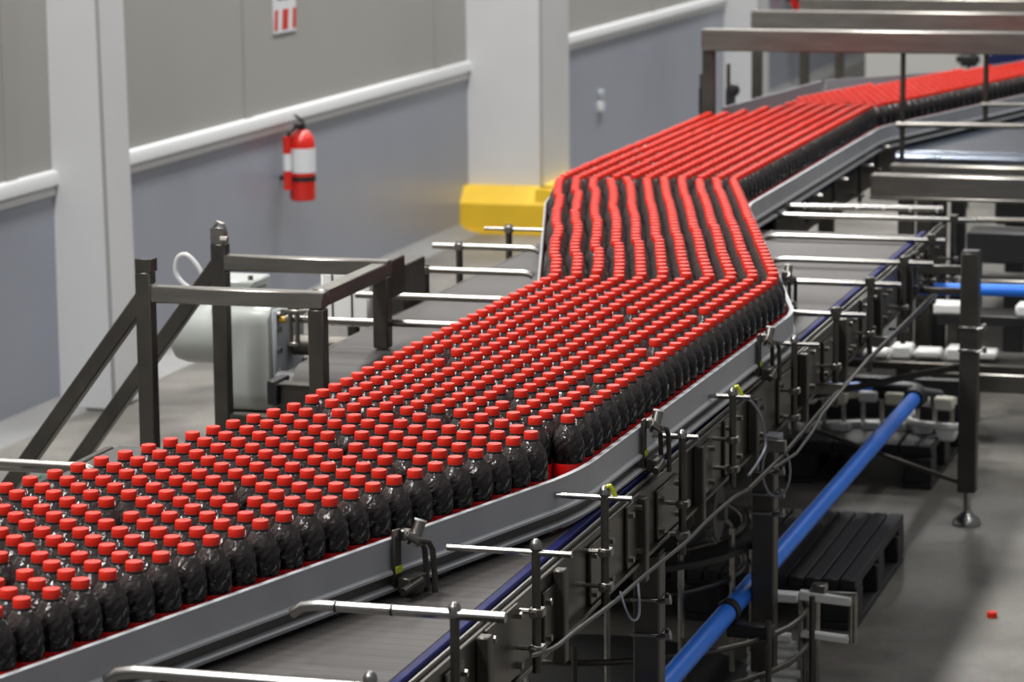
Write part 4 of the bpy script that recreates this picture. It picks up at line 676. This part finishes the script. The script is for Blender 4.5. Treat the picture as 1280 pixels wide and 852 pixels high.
# ------------------------------------------------------------------ pallets on the floor
def pallet(x0, x1, y0, y1, h, label, slats, along):
    t = thing('plastic_pallet', ((x0 + x1) / 2, (y0 + y1) / 2, 0), label, 'pallet')
    n = slats
    for k in range(n):
        if along == 'Y':
            w = (x1 - x0) / n; b = MB(); b.box(x0 + k * w + 0.0025, x0 + (k + 1) * w - 0.0025, y0, y1, h - 0.03, h, 0.003)
        else:
            w = (y1 - y0) / n; b = MB(); b.box(x0, x1, y0 + k * w + 0.006, y0 + (k + 1) * w - 0.006, h - 0.022, h, 0.003)
        b.build('slat', 'black_pallet', t)
    for fx in (0.0, 0.5, 1.0):
        cx_ = x0 + 0.05 + fx * (x1 - x0 - 0.1)
        b = MB(); b.box(cx_ - 0.05, cx_ + 0.05, y0, y1, 0, 0.022, 0.003); b.build('runner', 'black_pallet', t)
        for fy in (0.0, 0.5, 1.0):
            cy = y0 + 0.06 + fy * (y1 - y0 - 0.12); b = MB(); b.box(cx_ - 0.05, cx_ + 0.05, cy - 0.06, cy + 0.06, 0.022, h - 0.044, 0.004); b.build('block', 'black_pallet', t)
    for fy in (0.0, 0.5, 1.0):
        cy = y0 + 0.06 + fy * (y1 - y0 - 0.12); b = MB(); b.box(x0, x1, cy - 0.05, cy + 0.05, h - 0.044, h - 0.022, 0.003); b.build('stringer', 'black_pallet', t)
pallet(-2.35, -1.45, 8.38, 9.25, 0.15, 'black slatted plastic pallet lying on the floor under the blue pipe', 18, 'Y')
pallet(-2.45, -1.52, 10.28, 11.05, 0.155, 'black plastic pallet on the floor beneath the white-blocked low guide', 8, 'Y')

# ------------------------------------------------------------------ low guide tracks under the conveyor
lt = thing('low_curved_track', (-1.9, 7.2, 0), 'low curved steel guide track with white ends beside the middle leg', 'track')
def arc(cx_, cy, r, a0, a1, z, n=20): return [(cx_ + r * math.cos(math.radians(a0 + (a1 - a0) * k / n)), cy + r * math.sin(math.radians(a0 + (a1 - a0) * k / n)), z) for k in range(n + 1)]
for (r, z) in ((0.62, 0.155), (0.62, 0.25), (0.45, 0.36), (0.45, 0.47)):
    b = MB(); b.tube(arc(-2.07, 7.6, r, -170, 15 if r > 0.5 else 40, z), 0.008, 8); b.build('bent_rail', 'steel_dark', lt)
for a in (-150, -125, -100, -75, -50, -25, 0):
    x, y = -2.07 + 0.64 * math.cos(math.radians(a)), 7.6 + 0.64 * math.sin(math.radians(a)); b = MB(); b.cyl((x, y, 0), (x, y, 0.30), 0.008, 8); b.build('upright', 'steel_dark', lt)
    x, y = -2.07 + 0.47 * math.cos(math.radians(a + 10)), 7.6 + 0.47 * math.sin(math.radians(a + 10)); b = MB(); b.cyl((x, y, 0.12), (x, y, 0.50), 0.008, 8); b.build('upright', 'steel', lt)
b = MB(); b.box(-1.565, -1.48, 7.66, 7.70, 0.262, 0.287, 0.004); b.build('white_guide', 'white_plastic', lt)
b = MB(); b.bar((-1.48, 7.68, 0.282), (-1.345, 7.70, 0.268), 0.03, 0.024); b.build('white_guide', 'white_plastic', lt)
b = MB(); b.bar((-1.475, 7.68, 0.178), (-1.35, 7.70, 0.163), 0.03, 0.018); b.build('white_guide', 'white_plastic', lt)
b = MB(); b.box(-1.60, -1.50, 7.66, 7.69, 0.155, 0.175, 0.003); b.build('white_guide', 'white_plastic', lt)
for (x, y) in ((-1.475, 7.69), (-1.455, 7.69), (-1.44, 7.72)):
    b = MB(); b.cyl((x, y, 0.0), (x, y, 0.285), 0.009, 8); b.build('upright', 'steel', lt)
for x in (-1.345, -1.335):
    b = MB(); b.cyl((x, 7.70, 0.155), (x, 7.70, 0.285), 0.007, 8); b.build('upright', 'steel', lt)
b = MB(); b.box(-1.48, -1.33, 7.695, 7.705, 0.282, 0.292, 0.002); b.box(-1.45, -1.41, 7.68, 7.72, 0.29, 0.31, 0.003); b.build('end_bracket', 'steel', lt)
for k in range(5):
    z = 0.142 - k * 0.026
    b = MB(); b.tube([(-1.62, 7.70, z), (-1.505 + 0.012 * (k % 2), 7.68, z + 0.001), (-1.487 + 0.012 * (k % 2), 7.68, z + 0.001)], 0.012, 10); b.build('white_finger', 'white_plastic', lt)
for k in range(15):
    a = math.radians(-170 + k * 9.2); x, y = -2.07 + 0.55 * math.cos(a), 7.6 + 0.55 * math.sin(a)
    b = MB(); b.box(x - 0.035, x + 0.035, y - 0.05, y + 0.05, 0.085, 0.125, 0.008, Matrix.Rotation(a, 3, 'Z')); b.build('chain_link', 'white_plastic', lt)
b = MB(); b.sweep([(p[0], p[1]) for p in arc(-2.07, 7.6, 0.47, -165, 35, 0)], [(-0.05, 0.45), (0.03, 0.45), (0.03, 0.435), (-0.05, 0.435)]); tag(b.build('deck', 'black_plastic', lt), 'black deck of the track')
b = MB(); b.lathe([(0.5, 0.0), (0.5, 0.02), (0.1, 0.03)], 28, (-2.07, 7.6, 0.0)); b.build('base_disc', 'black_plastic', lt)

wt = thing('white_block_guide', (-1.8, 10.5, 0), 'low guide with ivory and white blocks on steel rods behind the blue pipe', 'track')
def wav(x): return 10.42 + 0.10 * math.sin((x + 2.0) * 5.5)
for (z, cols) in ((0.285, 'ivory_plastic'), (0.165, 'white_plastic')):
    b = MB(); b.sweep([(-2.05 + k * 0.02, wav(-2.05 + k * 0.02) + (0.06 if z < 0.2 else 0)) for k in range(30)], [(-0.02, z + 0.012), (0.02, z + 0.012), (0.02, z - 0.012), (-0.02, z - 0.012)]); b.build('guide_strip', cols, wt)
    for i, x in enumerate((-1.98, -1.88, -1.775, -1.68, -1.585, -1.50)):
        y = wav(x) - 0.03 + (0.06 if z < 0.2 else 0); h = 0.026 if i % 2 else 0.018
        b = MB(); b.box(x - 0.034, x + 0.034, y - 0.035, y + 0.02, z - h, z + 0.018, 0.006); b.build('guide_block', cols if i % 2 else 'white_plastic', wt)
for i in range(9):
    x = -2.0 + i * 0.065; b = MB(); b.cyl((x, wav(x) + 0.03, 0.155), (x, wav(x) + 0.03, 0.29), 0.008, 8); b.build('upright', 'steel', wt)
b = MB(); b.tube(arc(-1.50, 10.62, 0.16, 150, 290, 0.19, 12), 0.014, 8); b.build('white_loop', 'white_plastic', wt)
b = MB(); b.box(-2.1, -1.45, 10.75, 10.80, 0.155, 0.30); b.build('back_plate', 'black_plastic', wt)

wb = thing('white_block_bench', (-1.7, 11.3, 0), 'second low guide with scattered white blocks behind the conduit', 'track')
for i, (x, y, z, w, h) in enumerate(((-2.05, 11.2, 0.30, 0.10, 0.05), (-1.95, 11.22, 0.33, 0.07, 0.04), (-1.86, 11.15, 0.31, 0.09, 0.03), (-1.77, 11.2, 0.30, 0.08, 0.05), (-1.67, 11.18, 0.31, 0.10, 0.03), (-1.56, 11.2, 0.30, 0.09, 0.05), (-1.46, 11.2, 0.31, 0.09, 0.03), (-1.99, 11.25, 0.40, 0.12, 0.05), (-1.60, 11.3, 0.46, 0.16, 0.04), (-1.30, 11.3, 0.46, 0.12, 0.045), (-1.15, 11.3, 0.44, 0.12, 0.045))):
    b = MB(); b.box(x - w / 2, x + w / 2, y - 0.05, y + 0.05, z, z + h, 0.008); b.build('guide_block', 'white_plastic', wb)
b = MB(); b.box(-2.15, -0.8, 11.10, 11.40, 0.27, 0.30, 0.004); b.build('deck', 'steel_dark', wb)
b = MB(); b.box(-1.65, -0.8, 11.08, 11.12, 0.20, 0.27, 0.004); b.build('front_beam', 'steel', wb)
b = MB(); b.box(-1.65, -0.8, 11.25, 11.45, 0.42, 0.46, 0.004); b.build('upper_deck', 'black_plastic', wb)
b = MB(); b.bar((-2.0, 11.0, 0.42), (-2.2, 10.9, 0.24), 0.05, 0.02); tag(b.build('ivory_slide', 'ivory_plastic', wb), 'sloping ivory slide')
for x in (-2.1, -1.6, -1.2, -0.85):
    b = MB(); b.box(x - 0.02, x + 0.02, 11.2, 11.24, 0, 0.27, 0.003); b.build('leg', 'steel_dark', wb)
    b = MB(); b.box(x - 0.02, x + 0.02, 11.3, 11.34, 0.30, 0.42, 0.003); b.build('leg', 'steel_dark', wb)
# dark machine block at the right edge
dm = thing('machine_cabinet', (-0.9, 11.6, 0), 'black machine frame at the right edge under the steel beams', 'machine')
b = MB(); b.box(-1.58, -0.6, 11.5, 11.7, 0.62, 0.74, 0.006); b.build('upper_beam', 'black_plastic', dm)
b = MB(); b.box(-1.65, -0.6, 11.5, 11.7, 0.50, 0.56, 0.006); b.build('lower_beam', 'steel', dm)
for x in (-1.56, -0.7):
    b = MB(); b.box(x - 0.03, x + 0.03, 11.55, 11.6, 0, 0.62, 0.004); b.build('leg', 'black_plastic', dm)
for i, (x0, x1, y) in enumerate(((-1.92, -1.82, 12.6), (-1.80, -1.74, 12.6))):
    t = thing('upright_column', (x0, y, 0), ('wide' if i == 0 else 'narrow') + ' dark upright under the steel box beams at the right', 'column')
    b = MB(); b.box(x0, x1, y, y + 0.06, 0.012, 0.80, 0.004); b.build('column_body', 'black_plastic', t); b = MB(); b.box(x0 - 0.02, x1 + 0.02, y - 0.02, y + 0.08, 0, 0.012); b.build('base_plate', 'steel_dark', t)
t = thing('valve_block', (-1.5, 12.53, 0), 'dark valve block on a thin pipe under the beams at the right', 'valve')
b = MB(); b.box(-1.56, -1.48, 12.50, 12.57, 0.0, 0.66, 0.006); b.box(-1.60, -1.44, 12.48, 12.58, 0.64, 0.74, 0.008); b.build('valve_body', 'black_plastic', t)
b = MB(); b.cyl((-1.70, 12.46, 0.66), (-0.75, 12.46, 0.675), 0.012, 10); b.build('pipe', 'steel', t)
# wrapped rod lying over the far end of the brown belt
t = thing('wrapped_rod', (-1.9, 10.62, 0.93), 'shiny wrapped rod lying beside the farthest post rod', 'rod')
b = MB(); b.cyl((-2.16, 10.68, 0.925), (-1.55, 10.68, 0.93), 0.011, 10); b.build('wrapped_tube', 'steel_bright', t)
b = MB()
for k in range(6): b.cyl((-2.05 + k * 0.095, 10.68, 0.926), (-2.044 + k * 0.095, 10.68, 0.926), 0.012, 10)
b.build('tape_band', 'white_plastic', t)

# ------------------------------------------------------------------ gantries over the far stretch
for i, (y, x0, z) in enumerate(((12.46, -2.835, 1.385), (15.2, -3.2, 1.29), (16.4, -3.185, 1.285))):
    t = thing('gantry', (x0, y, 0), ('nearest', 'middle', 'farthest')[i] + ' stainless gantry beam crossing above the distant bottles at upper right', 'gantry', 'stainless gantries over the far conveyor')
    b = MB(); b.box(x0, -0.6, y, y + 0.09, z - 0.045, z + 0.045, 0.005); b.build('beam', 'steel', t)
    b = MB(); b.box(x0, x0 + 0.05, y + 0.02, y + 0.07, 0, z - 0.045, 0.004); b.build('post', 'steel_dark', t)
    b = MB(); b.box(-0.66, -0.61, y + 0.02, y + 0.07, 0, z - 0.045, 0.004); b.build('post', 'steel_dark', t)
    if i == 0:
        for x, zl in ((-1.99, 0.905), (-1.648, 1.07)):
            b = MB(); b.cyl((x, y + 0.04, zl), (x, y + 0.04, z - 0.045), 0.011, 10); b.build('hanging_rod', 'steel_dark', t)
        b = MB(); b.cyl((-2.01, y + 0.02, 1.045), (-0.7, y + 0.02, 1.055), 0.012, 10); b.build('side_rod', 'steel', t)
        b = MB(); b.cyl((-1.66, y + 0.02, 1.135), (-0.7, y + 0.02, 1.14), 0.009, 10); b.build('side_rod', 'steel', t)
b = MB(); b.box(-3.185, -3.135, 17.5, 17.55, 0, 1.35, 0.004); tag(b.build('gantry_post', 'steel_dark', None, (-3.1, 17.5, 0)), 'lone steel upright farthest behind the gantry beams', 'post')
# hand wheels at the wall side under the first gantry
for i, (x, y) in enumerate(((-2.955, 13.0), (-2.835, 13.0))):
    t = thing('hand_clamp', (x, y, 0.9), ('left' if i == 0 else 'right') + ' black hand clamp on a thin rod at the gantry foot', 'clamp')
    b = MB(); b.cyl((x, y, 0.0), (x, y, 1.20 if i == 0 else 1.245), 0.009, 8); b.build('rod', 'steel_dark', t)
    b = MB(); b.lathe([(0.01, -0.02), (0.026, -0.016), (0.03, 0), (0.026, 0.016), (0.01, 0.02)], 14, (x + 0.022, y, 1.13), Matrix.Rotation(math.pi / 2, 3, 'X')); b.box(x - 0.01, x + 0.03, y - 0.015, y + 0.015, 1.02, 1.14, 0.004); b.build('knob', 'black_plastic', t)
# things near the far wall
t = thing('incline_belt', (-2.4, 19.5, 0), 'navy blue inclined belt climbing away at the far upper right', 'conveyor')
b = MB(); b.bar((-2.45, 18.6, 0.80), (-1.6, 20.4, 1.02), 0.02, 0.12); b.build('side_skirt', 'navy', t)
b = MB(); b.bar((-2.25, 18.7, 0.77), (-1.4, 20.5, 0.98), 0.4, 0.05); b.build('belt', 'navy', t)
for (x, y, h) in ((-2.2, 18.85, 0.76), (-1.5, 20.3, 0.92)):
    b = MB(); b.box(x - 0.02, x + 0.02, y - 0.02, y + 0.02, 0, h); b.build('leg', 'steel_dark', t)
t = thing('flood_lamp', (-2.48, 18.0, 0), 'small black lamp head on a stalk behind the far bottles', 'lamp')
b = MB(); b.box(-2.53, -2.43, 18.0, 18.06, 0.84, 0.92, 0.01); b.box(-2.55, -2.41, 17.99, 18.01, 0.865, 0.905, 0.004); b.build('lamp_head', 'black_plastic', t); b = MB(); b.cyl((-2.48, 18.03, 0.0), (-2.48, 18.03, 0.86), 0.012, 8); b.build('stalk', 'black_plastic', t)
t = thing('pale_partition', (-2.4, 22, 0), 'pale grey partition panel behind the farthest bottles at upper right', 'partition')
for k in range(4):
    b = MB(); b.box(-3.78 + k * 0.8, -3.78 + k * 0.8 + 0.79, 22, 22.04, 0.06, 0.95, 0.004); b.build('panel', 'far_panel', t)
b = MB(); b.box(-3.78, -0.58, 22.0, 22.04, 0, 0.06); b.build('plinth', 'steel', t)
